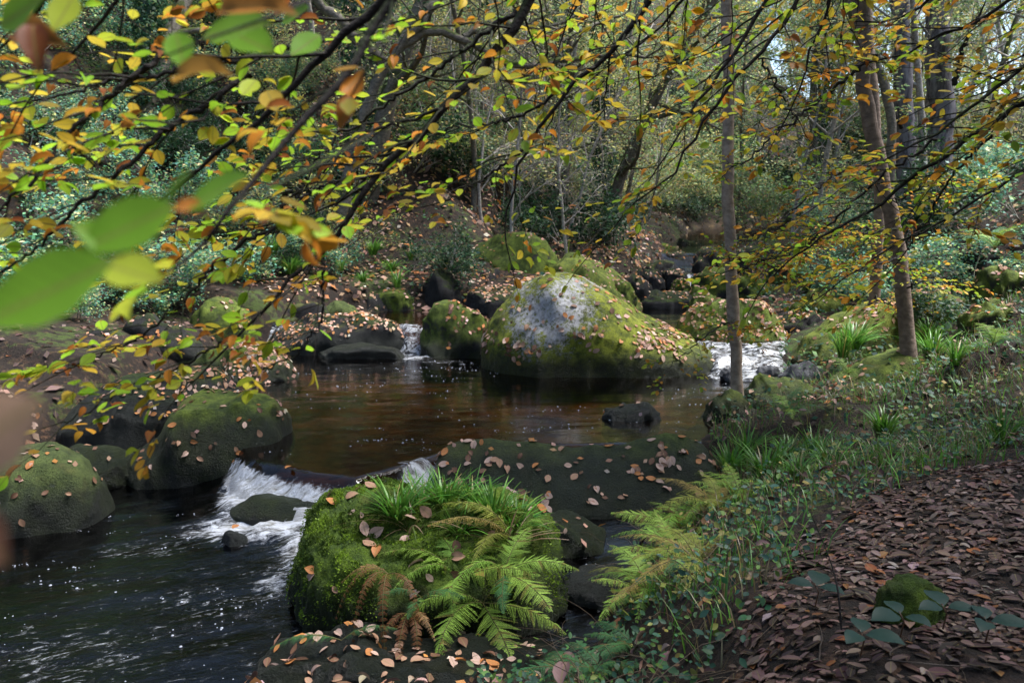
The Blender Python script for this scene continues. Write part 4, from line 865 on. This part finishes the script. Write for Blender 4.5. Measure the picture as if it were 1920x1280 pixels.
def tip_leaves(mb, r, tips, n, size, pal, tpl=QL, spread=.12, flat=.5):
    k = r.integers(0, len(tips), n); f = r.random(n)
    pos = np.array([t[min(int(ff * (len(t) - 1)), len(t) - 1)] * (1 - (ff * (len(t) - 1)) % 1) + t[min(int(ff * (len(t) - 1)) + 1, len(t) - 1)] * ((ff * (len(t) - 1)) % 1) for t, ff in zip([tips[i] for i in k], f)])
    pos = pos + r.normal(0, spread, (n, 3)); nr = np.array([0, 0, 1.0]) + r.normal(0, flat, (n, 3)); ax = np.cross(nr, rand_dir(r, n))
    put_leaves(mb, tpl, pos, frames(ax, nr), size * r.uniform(.6, 1.3, n), pick(r, pal, n, .25))
YEL = [(.38, (.48, .45, .14)), (.3, (.28, .35, .13)), (.12, (.50, .34, .12)), (.2, (.17, .24, .10))]
YGR = [(.4, (.22, .32, .13)), (.35, (.13, .23, .10)), (.18, (.44, .42, .15)), (.07, (.40, .26, .10))]
IVY = [(.6, (.02, .055, .025)), (.3, (.035, .08, .035)), (.1, (.07, .12, .03))]
BLU = [(.42, (.11, .27, .19)), (.28, (.13, .30, .15)), (.13, (.26, .38, .12)), (.17, (.60, .56, .24))]
def make_tree(name, seed, H, r0, bark, pal, nl, size, lean=(0, 0), ivy=0, kids=(9, 5, 5), start=.25, fr=(.42, .5, .5), spread=.1):
    r = np.random.default_rng(seed); e = empty(name); tips = []; mb = MB()
    grow(mb, r, (0, 0, -.3), (lean[0], lean[1], 1), H, r0, 0, tips, .25, .3, kids, fr, (8, 5, 3, 3), (55, 50, 45), start); mb.build('trunk', bark, e)
    lb = MB(); tip_leaves(lb, r, tips[:-1], nl, size, pal, QL, spread)
    lb.build('crown', M_GREEN, e)
    if ivy:
        ib = MB(); z = r.random(ivy) ** .8 * H * .75; a = r.uniform(0, 6.28, ivy); rad = r0 * 1.15 + np.abs(r.normal(0, .10, ivy)); pos = np.stack([np.cos(a) * rad + lean[0] * z, np.sin(a) * rad + lean[1] * z, z], 1)
        nr = np.stack([np.cos(a), np.sin(a), .5 + 0 * a], 1) + r.normal(0, .4, (ivy, 3)); put_leaves(ib, QL, pos, frames(np.cross(nr, rand_dir(r, ivy)), nr), .11 * r.uniform(.6, 1.4, ivy), pick(r, IVY, ivy, .25)); ib.build('ivy', M_GREEN, e)
    return e
def place(proto, used, x, y, s, label, cat, group, rz=None, sink=0):
    e = copy_tree(proto) if proto.name in used else proto; used.add(proto.name)
    z = land([x], [y])[0]; e.location = (x, y, z - sink); e.rotation_euler = (rng.uniform(-.05, .05), rng.uniform(-.05, .05), rng.uniform(0, 6.28) if rz is None else rz); e.scale = (s, s, s * rng.uniform(.9, 1.1))
    return tag(e, label, cat, group)
used = set()
PT = [make_tree('slender_tree', 1, 9.5, .085, M_TWIG, YEL, 4200, .105, kids=(11, 6, 6)), make_tree('slender_tree', 2, 11, .085, M_MOSSBARK, YGR, 5200, .115, kids=(11, 6, 6)), make_tree('slender_tree', 3, 8, .06, M_TWIG, YEL, 2800, .10, (.15, .05), kids=(10, 6, 6)),
      make_tree('slender_tree', 4, 12, .09, M_TWIG, YGR, 5000, .11, (.05, -.1), kids=(12, 6, 6))]
PTB = [make_tree('bare_tree', 21, 8.5, .075, M_TWIG, YEL, 350, .09, kids=(13, 8, 6)), make_tree('bare_tree', 22, 7, .06, M_TWIG, YEL, 250, .09, (.2, 0), kids=(13, 8, 6), start=.15)]
PI = make_tree('ivy_clad_tree', 5, 11, .17, M_MOSSBARK, YGR, 2200, .10, ivy=1500); PI2 = make_tree('ivy_clad_tree', 6, 9, .22, M_MOSSBARK, IVY, 1200, .10, (.08, 0), ivy=2400)
def make_bush(seed, pal, n, h, rad, size, name='shrub'):
    r = np.random.default_rng(seed); e = empty(name); tips = []; mb = MB()
    for k in range(8):
        a = r.uniform(0, 6.28); grow(mb, r, (.1 * math.cos(a), .1 * math.sin(a), -.2), (math.cos(a) * rad / h, math.sin(a) * rad / h, 1.0), h * r.uniform(.8, 1.2), .016, 0, tips, -.5, .35, (6, 4), (.5, .5), (5, 3, 3), (50, 50), .25)
    mb.build('stem', M_TWIG, e); lb = MB(); tip_leaves(lb, r, tips, n, size, pal, QL, .09, .5); lb.build('foliage', M_GREEN, e); return e
PB = [make_bush(11, BLU, 3200, 1.5, 1.0, .085), make_bush(12, BLU, 2600, 1.1, 1.1, .075), make_bush(13, IVY, 3000, 1.5, 1.0, .08), make_bush(14, YGR, 2400, 1.8, 1.0, .085), make_bush(15, YEL, 1600, 2.0, 1.1, .085)]
RNG = random.Random(9)
ok_spot = lambda x, y, m: (not inside(np.array([x]), np.array([y]))[0]) and min(seg_dist(np.array([x]), np.array([y]), RB)[0], seg_dist(np.array([x]), np.array([y]), LB)[0]) > m
def zone(n, fx, fy, protos, smin, smax, m, label, cat, group, mind=1.0):
    done = []; t = 0
    while len(done) < n and t < n * 60:
        t += 1; y = RNG.uniform(*fy); u = RNG.uniform(*fx); x = (u - 960) / F_PX * y
        if not ok_spot(x, y, m) or any(math.hypot(x - a, y - b) < mind for a, b in done): continue
        done.append((x, y)); place(RNG.choice(protos), used, x, y, RNG.uniform(smin, smax), label, cat, group)
zone(95, (-150, 600), (12.5, 27), PB[:2] + PB[:3], .5, 1.2, 1.7, 'blue green leafy shrub on the steep left hillside', 'shrub', 'shrubs on the left hillside')
zone(34, (380, 860), (18.5, 32), PB[3:] + PB[2:3], .6, 1.25, 1.0, 'yellowing shrub on the slope behind the small waterfall', 'shrub', 'shrubs behind the small waterfall')
zone(40, (750, 1500), (23, 46), PB[2:], .8, 1.7, 1.3, 'pale yellow green shrub up the valley beyond the largest boulder', 'shrub', 'shrubs up the valley')
zone(30, (1480, 2050), (11.5, 30), PB, .6, 1.15, 1.8, 'leafy green shrub on the right hand slope', 'shrub', 'shrubs on the right slope')
zone(8, (-100, 640), (21, 36), PT + [PI2], .8, 1.15, 3, 'thin tree among the shrubs of the left hillside', 'tree', 'trees on the left hillside', 1.8)
zone(30, (600, 1340), (23, 44), PT, .75, 1.1, 1.6, 'spindly pale twigged tree with sparse yellow leaves beyond the largest boulder', 'tree', 'trees beyond the largest boulder', 1.6)
zone(24, (640, 1560), (18.5, 34), PTB, .6, 1.0, 1.3, 'pale bare twigged tree standing in the tangle beyond the largest boulder', 'tree', 'bare trees beyond the largest boulder', 1.2)
zone(16, (400, 1500), (44, 75), PT, 1.0, 1.5, 2, 'distant leafy tree closing the head of the valley', 'tree', 'distant trees up the valley', 2.5)
zone(12, (1440, 1950), (19, 40), PT, .9, 1.25, 2.5, 'tall thin tree with yellow green leaves on the right slope', 'tree', 'trees on the right slope', 2)
zone(26, (1100, 1750), (30, 60), PB[2:], 1.2, 2.2, 1.5, 'leafy thicket plant beyond the stream head', 'shrub', 'thicket beyond the stream head')
zone(16, (1270, 1440), (34, 56), PB[2:], 1.0, 1.8, .5, 'leafy shrub closing the bend of the far stream', 'shrub', 'shrubs at the far bend', .9)
zone(14, (1250, 1750), (30, 60), PT, .9, 1.3, 2, 'tall tree with pale yellow leaves beyond the stream head', 'tree', 'trees beyond the stream head', 2)
zone(24, (1400, 2050), (38, 75), PT, .9, 1.3, 2, 'distant tree on the skyline at upper right', 'tree', 'distant trees at upper right', 3)
for px, y, s, pr, lab in ((690, 22, 1.25, PI2, 'dark ivy smothered tree at upper left of centre'), (1045, 26, .9, PI, 'ivy covered trunk straight above the largest boulder'), (1130, 27, 1.0, PI2, 'thicker ivy covered trunk just left of the stream head'), (1520, 30, 1.0, PI, 'slim blue green ivy column between the slim tree and the twin trees'), (1535, 33, .9, PI, 'second fainter ivy column behind the slim ivy column'), (665, 24, .8, PT[3], 'dark stem beside the grassy left bank'), (1375, 36, 1.0, PT[1], 'mossy tree behind the slim tree')):
    place(pr, used, (px - 960) / F_PX * y, y, s, lab, 'tree', None)
# mossy oak whose limbs reach across the top of the picture
def limb(mb, pix, y0, y1, r0, r1, n=16, sides=7, jit=.04):
    L = np.array([at(px, py, y0 + (y1 - y0) * k / (len(pix) - 1)) for k, (px, py) in enumerate(pix)]); L = smooth_line(L, n); L[1:-1] += rng.normal(0, jit, (n - 2, 3))
    tube(mb, L, np.linspace(r0, r1, n), sides); return L
e = empty('leaning_tree', at(640, 330, 19)); tag(e, 'leaning tree with long moss coated limbs reaching right across the top', 'tree')
mb = MB(); tips = []
for pix, y0, y1, r0, r1 in (([(640, 400), (670, 250), (720, 120), (790, 40), (800, 20)], 19, 19, .14, .11), ([(740, 90), (820, 40), (870, 75), (930, 115), (980, 135), (1030, 110), (1120, 105), (1210, 108)], 19, 20, .12, .04), ([(800, 20), (850, -40), (920, -120), (1000, -250)], 19, 20, .13, .06),
                             ([(870, 70), (930, 40), (1010, 55), (1090, 30)], 19.3, 20, .10, .03), ([(980, 135), (1000, 160), (1060, 70), (1110, 50), (1180, 20)], 19.6, 21, .09, .03), ([(720, 120), (660, 60), (560, -30), (480, -120)], 19, 18, .16, .06)):
    L = limb(mb, pix, y0, y1, r0, r1); L0 = L - np.array(e.location)
    for k in range(10):
        i = rng.integers(4, len(L)); grow(mb, rng, L[i], rng.normal(size=3) + [0, 0, .5], rng.uniform(.8, 2.0), .03, 1, tips, .0, .4, (5, 5, 4), (.5, .5, .5), (5, 4, 3, 3))
mb.V = [v - np.array(e.location) for v in mb.V]; mb.build('trunk', M_MOSSBARK, e); lb = MB(); tip_leaves(lb, rng, [t - np.array(e.location) for t in tips], 1500, .09, YEL, QL, .12); lb.build('crown', M_GREEN, e)

# ------------------------------------------------------------------ the near trees of the right bank
BEECH = [(.40, (.32, .56, .03)), (.20, (.46, .46, .035)), (.15, (.62, .44, .04)), (.17, (.58, .22, .025)), (.10, (.26, .08, .02))]
BEECHO = [(.34, (.26, .43, .03)), (.18, (.44, .46, .035)), (.22, (.64, .44, .04)), (.17, (.6, .24, .025)), (.08, (.28, .09, .02))]
def twig_leaves(mb, lb, r, p, d, L, rad, pal, size, depth=0, fork=.35):
    n = max(int(L / .05), 4); pts = [np.array(p)]; d = np.array(d) / np.linalg.norm(d); side = 1; pos, ax, nr = [], [], []
    bias = pal[r.integers(0, len(pal))][1]
    plane = np.array([0, 0, 1.0]) + r.normal(0, .28, 3)
    for k in range(n):
        d = d + r.normal(0, .10, 3) + np.cross(plane, d) * .10 * side + np.array([0, 0, -.012]); d /= np.linalg.norm(d); pts.append(pts[-1] + d * L / n); side = -side
        if k > 0 or depth > 0:
            for _ in range(2 if r.random() < .15 else 1):
                s = np.cross(plane, d) * side; a = d * [.75, .75, .3] + s * .8 + np.array([0, 0, -.08]) + r.normal(0, .16, 3); pos.append(pts[-1] + a / np.linalg.norm(a) * size * .22); ax.append(a); nr.append(plane + r.normal(0, .34, 3))
        if depth < 1 and k > 1 and r.random() < fork * .5:
            s = np.cross(plane, d) * side; twig_leaves(mb, lb, r, pts[-1], d * .8 + s * .7, L * r.uniform(.3, .55), rad * .6, pal, size, depth + 1)
    pos.append(pts[-1]); ax.append(d + np.array([0, 0, -.2])); nr.append(plane + r.normal(0, .3, 3))
    tube(mb, pts, np.linspace(rad, rad * .35, len(pts)), 4)
    m = len(pos); c = pick(r, pal, m, .16); u = r.random((m, 1)) < .45; c = np.where(u, c * .25 + np.array(bias) * .75 * np.exp(r.normal(0, .12, (m, 1))), c)
    tp = r.random(m); A, NN, PP, S = np.array(ax), np.array(nr), np.array(pos), size * r.uniform(.65, 1.2, m); brown = (c[:, 1] < .4 * c[:, 0]); curl = brown | (tp < .2)
    put_leaves(lb, LEAF, PP[~curl], frames(A[~curl], NN[~curl]), S[~curl], c[~curl]); put_leaves(lb, LEAF_CURL, PP[curl], frames(A[curl] + [0, 0, -.12], NN[curl] + r.normal(0, .3, (curl.sum(), 3))), S[curl], c[curl])
def bough(parent, pix, y0, y1, r0, r1, every=.12, tw=(.22, .55), pal=BEECH, size=.062, root=None, seed=0, dens0=0.0, ang=(30, 65), label=None):
    r = np.random.default_rng(seed + 1000); o0 = np.array(parent.location); mb, lb = MB(), MB(); K = len(pix)
    L = np.array([at(px, py, y0 + (y1 - y0) * k / max(K - 1, 1)) for k, (px, py) in enumerate(pix)])
    nin = len(L)
    if root is not None: L = np.concatenate([smooth_line(np.concatenate([np.array(root, float), L[:1]]), 8)[:-1], L])
    n = 14 + 5 * len(L); Ls = smooth_line(L, n); Ls[1:-1] += r.normal(0, .004 * (y0 + y1) / 4, (n - 2, 3))
    dcum = np.r_[0, np.cumsum(np.linalg.norm(np.diff(Ls, axis=0), axis=1))]; tot = dcum[-1]
    i0 = np.argmin(np.linalg.norm(Ls - L[-nin], axis=1)); sin_ = dcum[i0]
    ra = np.interp(dcum, [0, sin_ + 1e-6, tot], [(r0 * 2.2 if root is not None else r0) * y0 / F_PX, r0 * y0 / F_PX, r1 * y1 / F_PX])
    tube(mb, Ls - o0, ra, 7)
    s = sin_ + (tot - sin_) * dens0 + .03 if root is None else max(sin_ - .5, .1); side = 1
    while s < tot:
        i = min(np.searchsorted(dcum, s), n - 1); T = Ls[min(i + 1, n - 1)] - Ls[max(i - 1, 0)]; T /= np.linalg.norm(T); side = -side
        upv = np.array([0, 0, 1.0]) + r.normal(0, .35, 3); sv = np.cross(upv, T); sv /= np.linalg.norm(sv); a = R(r.uniform(*ang)); f = (s - sin_) / max(tot - sin_, .1)
        d = T * math.cos(a) + sv * side * math.sin(a) + np.array([0, 0, -.03 + r.normal(0, .12)]); d[2] *= .55
        twig_leaves(mb, lb, r, Ls[i] - o0, d, r.uniform(*tw) * (1 - .35 * f), max(min(ra[i] * .5, .004), .0016), pal, size); s += every * r.uniform(.42, 1.0)
    twig_leaves(mb, lb, r, Ls[-1] - o0, Ls[-1] - Ls[-3], r.uniform(*tw) * .8, max(ra[-1], .0012), pal, size)
    b = mb.build('bough', M_BOUGH, parent); lb.build('leaves', M_LEAF, b)
    if label: b['label'] = label
    return b
zt = land([3.1], [-1.0])[0]
BE = empty('beech_tree', (3.1, -1.0, zt)); tag(BE, 'overhanging beech whose dark boughs and yellow, green and orange leaves fill the foreground', 'tree')
mb = MB(); tube(mb, smooth_line([(0, 0, -.3), (.03, 0, .4), (0, .05, 2), (-.1, .1, 5), (-.1, .2, 9)], 14), np.interp(np.arange(14), [0, 1.5, 13], [.34, .26, .12]), 12)
TR = [np.array([3.0, -.9, zt + h]) for h in (2.4, 2.8, 3.3, 3.8, 4.4)]
BG_ = [  # outline in the picture from stout end to tip, distances, thickness in px, root height on the trunk
    ([(1000, -40), (985, 25), (935, 90), (885, 150), (827, 207), (780, 258), (707, 325), (640, 420), (607, 483), (550, 513), (493, 583), (443, 630), (400, 677)], 2.3, 2.0, 10, 2.0, 3, .115),
    ([(967, 20), (880, 85), (820, 130), (760, 172), (695, 215), (640, 250), (590, 300)], 2.35, 2.3, 5, 1.8, None, .12),
    ([(827, 207), (775, 225), (720, 237), (660, 262), (600, 330), (540, 372)], 2.2, 2.2, 3.5, 1.5, None, .11),
    ([(707, 325), (660, 340), (610, 345), (540, 385), (470, 430)], 2.1, 2.0, 3.5, 1.5, None, .11),
    ([(1230, -50), (1215, 0), (1200, 45), (1140, 100), (1070, 163), (1030, 213), (987, 277), (957, 333), (950, 393)], 2.6, 2.6, 6, 1.8, 4, .12),
    ([(1040, 175), (985, 215), (930, 230), (840, 240), (790, 268)], 2.6, 2.6, 3, 1.5, None, .11),
    ([(987, 277), (940, 310), (890, 345), (840, 375)], 2.6, 2.5, 3, 1.4, None, .11),
    ([(760, -60), (720, 0), (690, 90), (640, 160), (583, 213), (520, 283), (473, 340), (427, 400), (385, 455)], 1.15, .95, 9, 4, 2, .3),
    ([(745, -40), (720, 5), (640, 63), (607, 110), (567, 147), (533, 170), (513, 213), (477, 250), (407, 290), (367, 317), (310, 370), (260, 400)], 1.75, 1.7, 9, 2, 3, .12),
    ([(607, 75), (540, 88), (467, 113), (400, 113), (340, 133), (283, 143), (183, 157), (83, 190), (20, 195)], 1.7, 1.6, 6, 2, None, .12),
    ([(310, 95), (245, 150), (167, 213), (110, 273), (67, 333), (-10, 400)], 1.65, 1.5, 5.5, 3, None, .11),
    ([(470, 140), (393, 197), (320, 233), (257, 293), (200, 347), (143, 387), (87, 450), (10, 505)], 1.75, 1.6, 6, 2.5, None, .12),
    ([(250, -20), (160, 65), (110, 110), (78, 155)], 1.5, 1.5, 4, 2, 2, .14), ([(100, -20), (45, 50), (-10, 100)], 1.4, 1.4, 5, 2, 1, .14),
    ([(560, 398), (513, 427), (430, 477), (367, 533), (333, 573), (277, 623), (207, 657), (130, 690)], 2.0, 1.9, 4, 1.4, None, .11),
    ([(607, 483), (607, 537), (605, 600), (560, 665), (500, 690)], 2.0, 2.0, 3, 1.2, None, .12),
    ([(420, 640), (350, 680), (280, 720), (200, 750), (120, 790)], 2.0, 1.9, 2.5, 1.2, None, .13),
    ([(1455, -40), (1437, 0), (1393, 73), (1363, 123), (1313, 180), (1293, 225), (1250, 290)], 3.0, 2.9, 4.5, 1.6, 4, .12),
    ([(1520, -40), (1500, 7), (1467, 43), (1423, 103), (1370, 160), (1340, 205), (1300, 260), (1260, 330), (1190, 380)], 3.0, 2.9, 4.5, 1.5, 3, .12),
    ([(1423, 103), (1437, 133), (1467, 180), (1500, 230)], 3.0, 3.0, 2.5, 1.2, None, .13),
    ([(1560, -30), (1553, 0), (1527, 83), (1513, 143), (1493, 187), (1470, 230)], 3.2, 3.2, 3, 1.2, 3, .13),
    ([(2000, 60), (1920, 133), (1847, 177), (1780, 233), (1730, 270), (1660, 300)], 3.0, 2.9, 5, 1.6, 2, .11),
    ([(1990, 150), (1920, 193), (1863, 233), (1763, 293), (1680, 360), (1627, 400), (1560, 430), (1490, 480)], 3.0, 3.2, 6, 1.8, 1, .105),
    ([(1860, 253), (1800, 310), (1763, 360), (1740, 413), (1700, 470)], 3.0, 3.0, 3, 1.3, None, .11),
    ([(1757, 263), (1657, 327), (1570, 407), (1500, 470), (1420, 490), (1390, 500)], 3.3, 3.6, 3, 1.2, None, .10),
    ([(1980, 300), (1900, 330), (1820, 380), (1740, 430), (1640, 480), (1560, 540)], 3.6, 3.8, 3, 1.2, 0, .10),
    ([(1960, -60), (1880, 20), (1790, 60), (1700, 100), (1620, 120)], 2.9, 3.2, 4, 1.5, 3, .11), ([(1800, -60), (1740, 10), (1690, 50), (1610, 40)], 3.1, 3.3, 3.5, 1.4, 4, .12), ([(1340, -60), (1290, 0), (1230, 60), (1160, 110)], 2.7, 2.8, 3.5, 1.4, 4, .13), ([(1120, -50), (1080, 0), (1060, 60), (1045, 100)], 2.8, 2.8, 2.5, 1.2, 4, .15)]
for k, (pix, y0, y1, r0, r1, rt, ev) in enumerate(BG_):
    root = None
    if rt is not None:
        a = at(*pix[0], y0); root = [TR[rt], TR[rt] * .55 + a * .45 + np.array([0, 0, .35])]
    pal = BEECHO if pix[0][0] > 1100 else BEECH
    bough(BE, pix, y0, y1, r0, r1, ev, (.12, .3) if k in (14, 15, 16) else (.24, .55) if y0 > 1.3 else (.12, .22), pal, .043 if y0 > 1.3 else .043, root, k, 0.0)
def near_sprig(stem_pix, y, lv, seed):
    o0 = np.array(BE.location); mb, lb = MB(), MB(); L = smooth_line(np.array([at(px, py, yy) for px, py, yy in stem_pix]), 10); tube(mb, L - o0, np.linspace(.0022, .001, 10), 5)
    for (bx, by, tx, ty, yy, sz, col, tpl, nrm) in lv:
        a, b = at(bx, by, yy), at(tx, ty, yy * .97); put_leaves(lb, tpl, np.array([a - o0]), frames(np.array([b - a]), np.array([nrm])), np.array([np.linalg.norm(b - a)]), np.array([col]))
    b = mb.build('bough', M_BOUGH, BE); lb.build('leaves', M_LEAF, b); return b
GRN = (.15, .30, .02); YG = (.36, .42, .035); ORG = (.50, .18, .03); BRN = (.16, .05, .018)
near_sprig([(700, 250, .95), (560, 330, .6), (400, 390, .45), (220, 480, .40)], .4, [(215, 490, -40, 610, .38, 1, GRN, LEAF, (0, -.8, .6)), (250, 470, 130, 420, .42, 1, GRN, LEAF, (.1, -.8, .6)), (330, 385, 150, 470, .42, 1, GRN, LEAF, (0, -.9, .5)), (300, 395, 360, 320, .44, 1, (.12, .25, .02), LEAF, (0, -.6, .8)), (195, 495, 305, 530, .46, 1, YG, LEAF, (0, -.7, .7)), (350, 390, 470, 330, .5, 1, GRN, LEAF, (0, -.6, .7)), (320, 390, 385, 395, .5, 1, ORG, LEAF_CURL, (0, -.6, .8))], 1)
near_sprig([(-60, 760, .34), (-40, 770, .26), (-20, 780, .24)], .24, [(-90, 860, 85, 745, .235, 1, (.42, .26, .17), LEAF, (.3, -.9, .25)), (-60, 950, 15, 1060, .24, 1, (.22, .10, .06), LEAF, (0, -.9, .3))], 2)
near_sprig([(640, -30, .8), (520, 30, .7), (420, 60, .68), (300, 110, .66)], .7, [(400, 20, 545, 5, .66, 1, (.42, .17, .03), LEAF_CURL, (0, -.8, .5)), (330, 60, 345, 128, .72, 1, GRN, LEAF, (.2, -1, .3)), (380, 70, 510, 45, .72, 1, (.15, .27, .02), LEAF, (0, -.8, .7)), (430, 60, 515, 100, .74, 1, GRN, LEAF, (0, -.8, .6)), (320, 150, 425, 122, .7, 1, (.40, .20, .03), LEAF_CURL, (0, -.7, .7)), (60, 40, 70, 128, .7, 1, BRN, LEAF_CURL, (.4, -1, .2)), (20, 55, 110, 75, .72, 1, (.22, .09, .02), LEAF_CURL, (0, -1, .3)), (0, 50, 90, -10, .68, 1, GRN, LEAF, (.1, -.9, .4)), (140, -10, 100, 60, .75, 1, YG, LEAF, (.2, -1, .3))], 3)
near_sprig([(620, 60, 1.3), (600, 80, 1.25), (570, 90, 1.2)], 1.2, [(600, 65, 545, 105, 1.2, 1, GRN, LEAF, (.2, -.8, .5)), (530, 40, 580, 15, 1.25, 1, GRN, LEAF, (.1, -.9, .5)), (500, 170, 520, 210, 1.3, 1, (.45, .3, .04), LEAF, (.2, -1, .3)), (480, 150, 455, 180, 1.3, 1, YG, LEAF, (.1, -.9, .4))], 4)
mb.V = mb.V; mb.build('trunk', M_BOUGH, BE)
tb, lb, tips = MB(), MB(), []
for k in range(9):
    a = -1.0 + k * .24; grow(tb, rng, (0, .1, 3.6 + k * .2), (math.cos(a), math.sin(a), .25), 4.2, .06, 1, tips, .05, .3, (0, 7, 5, 4), (.5, .55, .5, .5), (6, 5, 4, 3))
tb.build('limb', M_BOUGH, BE); tip_leaves(lb, rng, [t for t in tips if t[:, 2].min() > 3.2 and t[:, 0].min() > .1 and t[:, 2].max() < 6.3], 7000, .17, BEECH, QL, .2, .35); lb.build('crown', M_LEAF, BE)

def trunk_tree(name, label, pix, y, rad, bark, fluff=(), pal=BEECHO, size=.065, top=5.0, flare=1.5):
    b = at(*pix[0], y); b[2] = min(b[2], land([b[0]], [b[1]])[0] + .25); e = empty(name, b); tag(e, label, 'tree'); o0 = np.array(e.location)
    L = np.array([at(px, py, y) for px, py in pix]); L[0] = b - [0, 0, .25]; L = np.concatenate([L, [L[-1] + (L[-1] - L[-2]) / np.linalg.norm(L[-1] - L[-2]) * top]]); n = 40; L = smooth_line(L, n); L[1:-1] += rng.normal(0, rad * .10, (n - 2, 3)) * [1, 1, 0]
    r = np.interp(np.linspace(0, 1, n), np.linspace(0, 1, 5), rad * np.array([1.0, .95, .88, .8, .55])); r[0:3] *= np.array([flare, flare * .88, 1.06]); r *= 1 + rng.normal(0, .035, n)
    mb = MB(); tube(mb, L - o0, r, 14); mb.build('trunk', bark, e); lb, tb = MB(), MB(); tips = []
    for k in range(12):
        i = rng.integers(n - 8, n); grow(tb, rng, L[i] - o0, np.append(rng.normal(size=2), .25), 3.2, rad * .25, 1, tips, .1, .3, (0, 6, 5), (.5, .5, .5), (5, 4, 3))
    if tb.n: tb.build('limb', M_BOUGH, e); tip_leaves(lb, rng, tips, 7000 if y < 11 else 2000, .14 if y < 11 else .1, pal, QL, .3, .4)
    lb.build('crown', M_LEAF, e)
    for k, (pix2, y0, y1, r0, r1) in enumerate(fluff): bough(e, pix2, y0, y1, r0, r1, .13, (.25, .6), pal, size, None, 50 + k + int(y * 7))
    return e
trunk_tree('slim_tree', 'slim straight grey brown tree standing at the pool edge, right of centre', [(1384, 778), (1381, 690), (1374, 560), (1368, 440), (1363, 330), (1367, 200), (1365, 100), (1361, -40)], 9.75, .075, M_SAPLING,
           [([(1369, 490), (1410, 482), (1450, 500), (1480, 520)], 9.7, 8.8, 2, 1), ([(1376, 600), (1350, 610), (1310, 640), (1255, 690)], 9.6, 8.6, 1.6, .8), ([(1368, 480), (1395, 490)], 9.6, 9.3, 1.5, .8)])
trunk_tree('twin_tree', 'leaning front twin tree with smooth bark on the right bank', [(1712, 700), (1700, 600), (1690, 500), (1672, 400), (1640, 280), (1618, 150), (1612, 0), (1608, -60)], 10.3, .098, M_TWIN,
           [([(1645, 105), (1607, 133), (1547, 180), (1493, 220), (1447, 257), (1403, 297), (1373, 312)], 9.8, 9.0, 3.5, 1.2), ([(1690, 480), (1640, 500), (1580, 510), (1520, 560)], 9.8, 8.6, 2.5, 1), ([(1680, 430), (1600, 440), (1520, 450), (1450, 480)], 9.8, 8.4, 2.5, 1), ([(1700, 540), (1740, 520), (1790, 530)], 9.8, 9.4, 2, 1), ([(1670, 380), (1730, 350), (1800, 340)], 9.8, 9.0, 2, 1), ([(1640, 300), (1560, 330), (1480, 400), (1440, 430)], 9.8, 8.4, 2.5, 1)])
trunk_tree('twin_tree', 'rear twin tree, thinner and mossy footed, left of the leaning one', [(1645, 625), (1640, 540), (1648, 430), (1650, 330), (1640, 230), (1630, 100), (1622, -40)], 12.8, .09, M_TWIN, [([(1645, 420), (1580, 430), (1510, 470)], 12.4, 11.6, 2, 1), ([(1640, 560), (1670, 570), (1700, 575)], 12.4, 11.8, 1.6, 1)])
trunk_tree('oak_tree', 'thick grey ridged trunk with ivy stem, left of two at upper right', [(1705, 330), (1700, 250), (1692, 180), (1688, 80), (1685, -60)], 19, .22, M_GREYBARK, [([(1690, 240), (1660, 170), (1640, 110), (1600, 60)], 18.6, 18, 4, 2)], YGR, .1)
trunk_tree('oak_tree', 'thickest grey ridged trunk, right of two at upper right', [(1765, 330), (1765, 230), (1762, 130), (1758, 40), (1756, -60)], 21, .32, M_GREYBARK, [([(1790, 160), (1810, 80), (1840, 20)], 20.5, 20, 5, 2)], YGR, .1)
trunk_tree('dark_tree', 'narrow dark mossy stem leaning between the twin trees and the grey trunks', [(1680, 270), (1672, 200), (1655, 150), (1640, 110), (1600, 40), (1580, -30)], 17, .10, M_MOSSBARK, [], YGR, .1)
# an oak out of the frame on the right whose crown shades the path
xo, yo = 4.9, 5.2; eo = empty('oak_tree', (xo, yo, land([xo], [yo])[0])); tag(eo, 'broad oak outside the right picture edge shading the path', 'tree')
mb, lb, tips = MB(), MB(), []; tube(mb, smooth_line([(0, 0, -.4), (0, .05, 1), (-.1, 0, 3), (-.2, 0, 6), (-.2, 0, 10)], 12), np.interp(np.arange(12), [0, 1, 11], [.5, .36, .15]), 12)
for k in range(10):
    a = k * .63; grow(mb, rng, (-.1, 0, 4.4 + k * .25), (math.cos(a), math.sin(a), .22), 4.6, .08, 1, tips, .05, .3, (0, 7, 5, 4), (.5, .55, .5, .5), (6, 5, 4, 3))
mb.build('trunk', M_GREYBARK, eo); tip_leaves(lb, rng, [t for t in tips if t[:, 2].min() > 4.4 and t[:, 0].min() > -1.3 and t[:, 2].max() < 7.6], 24000, .2, YGR, QL, .25, .35); lb.build('crown', M_LEAF, eo)
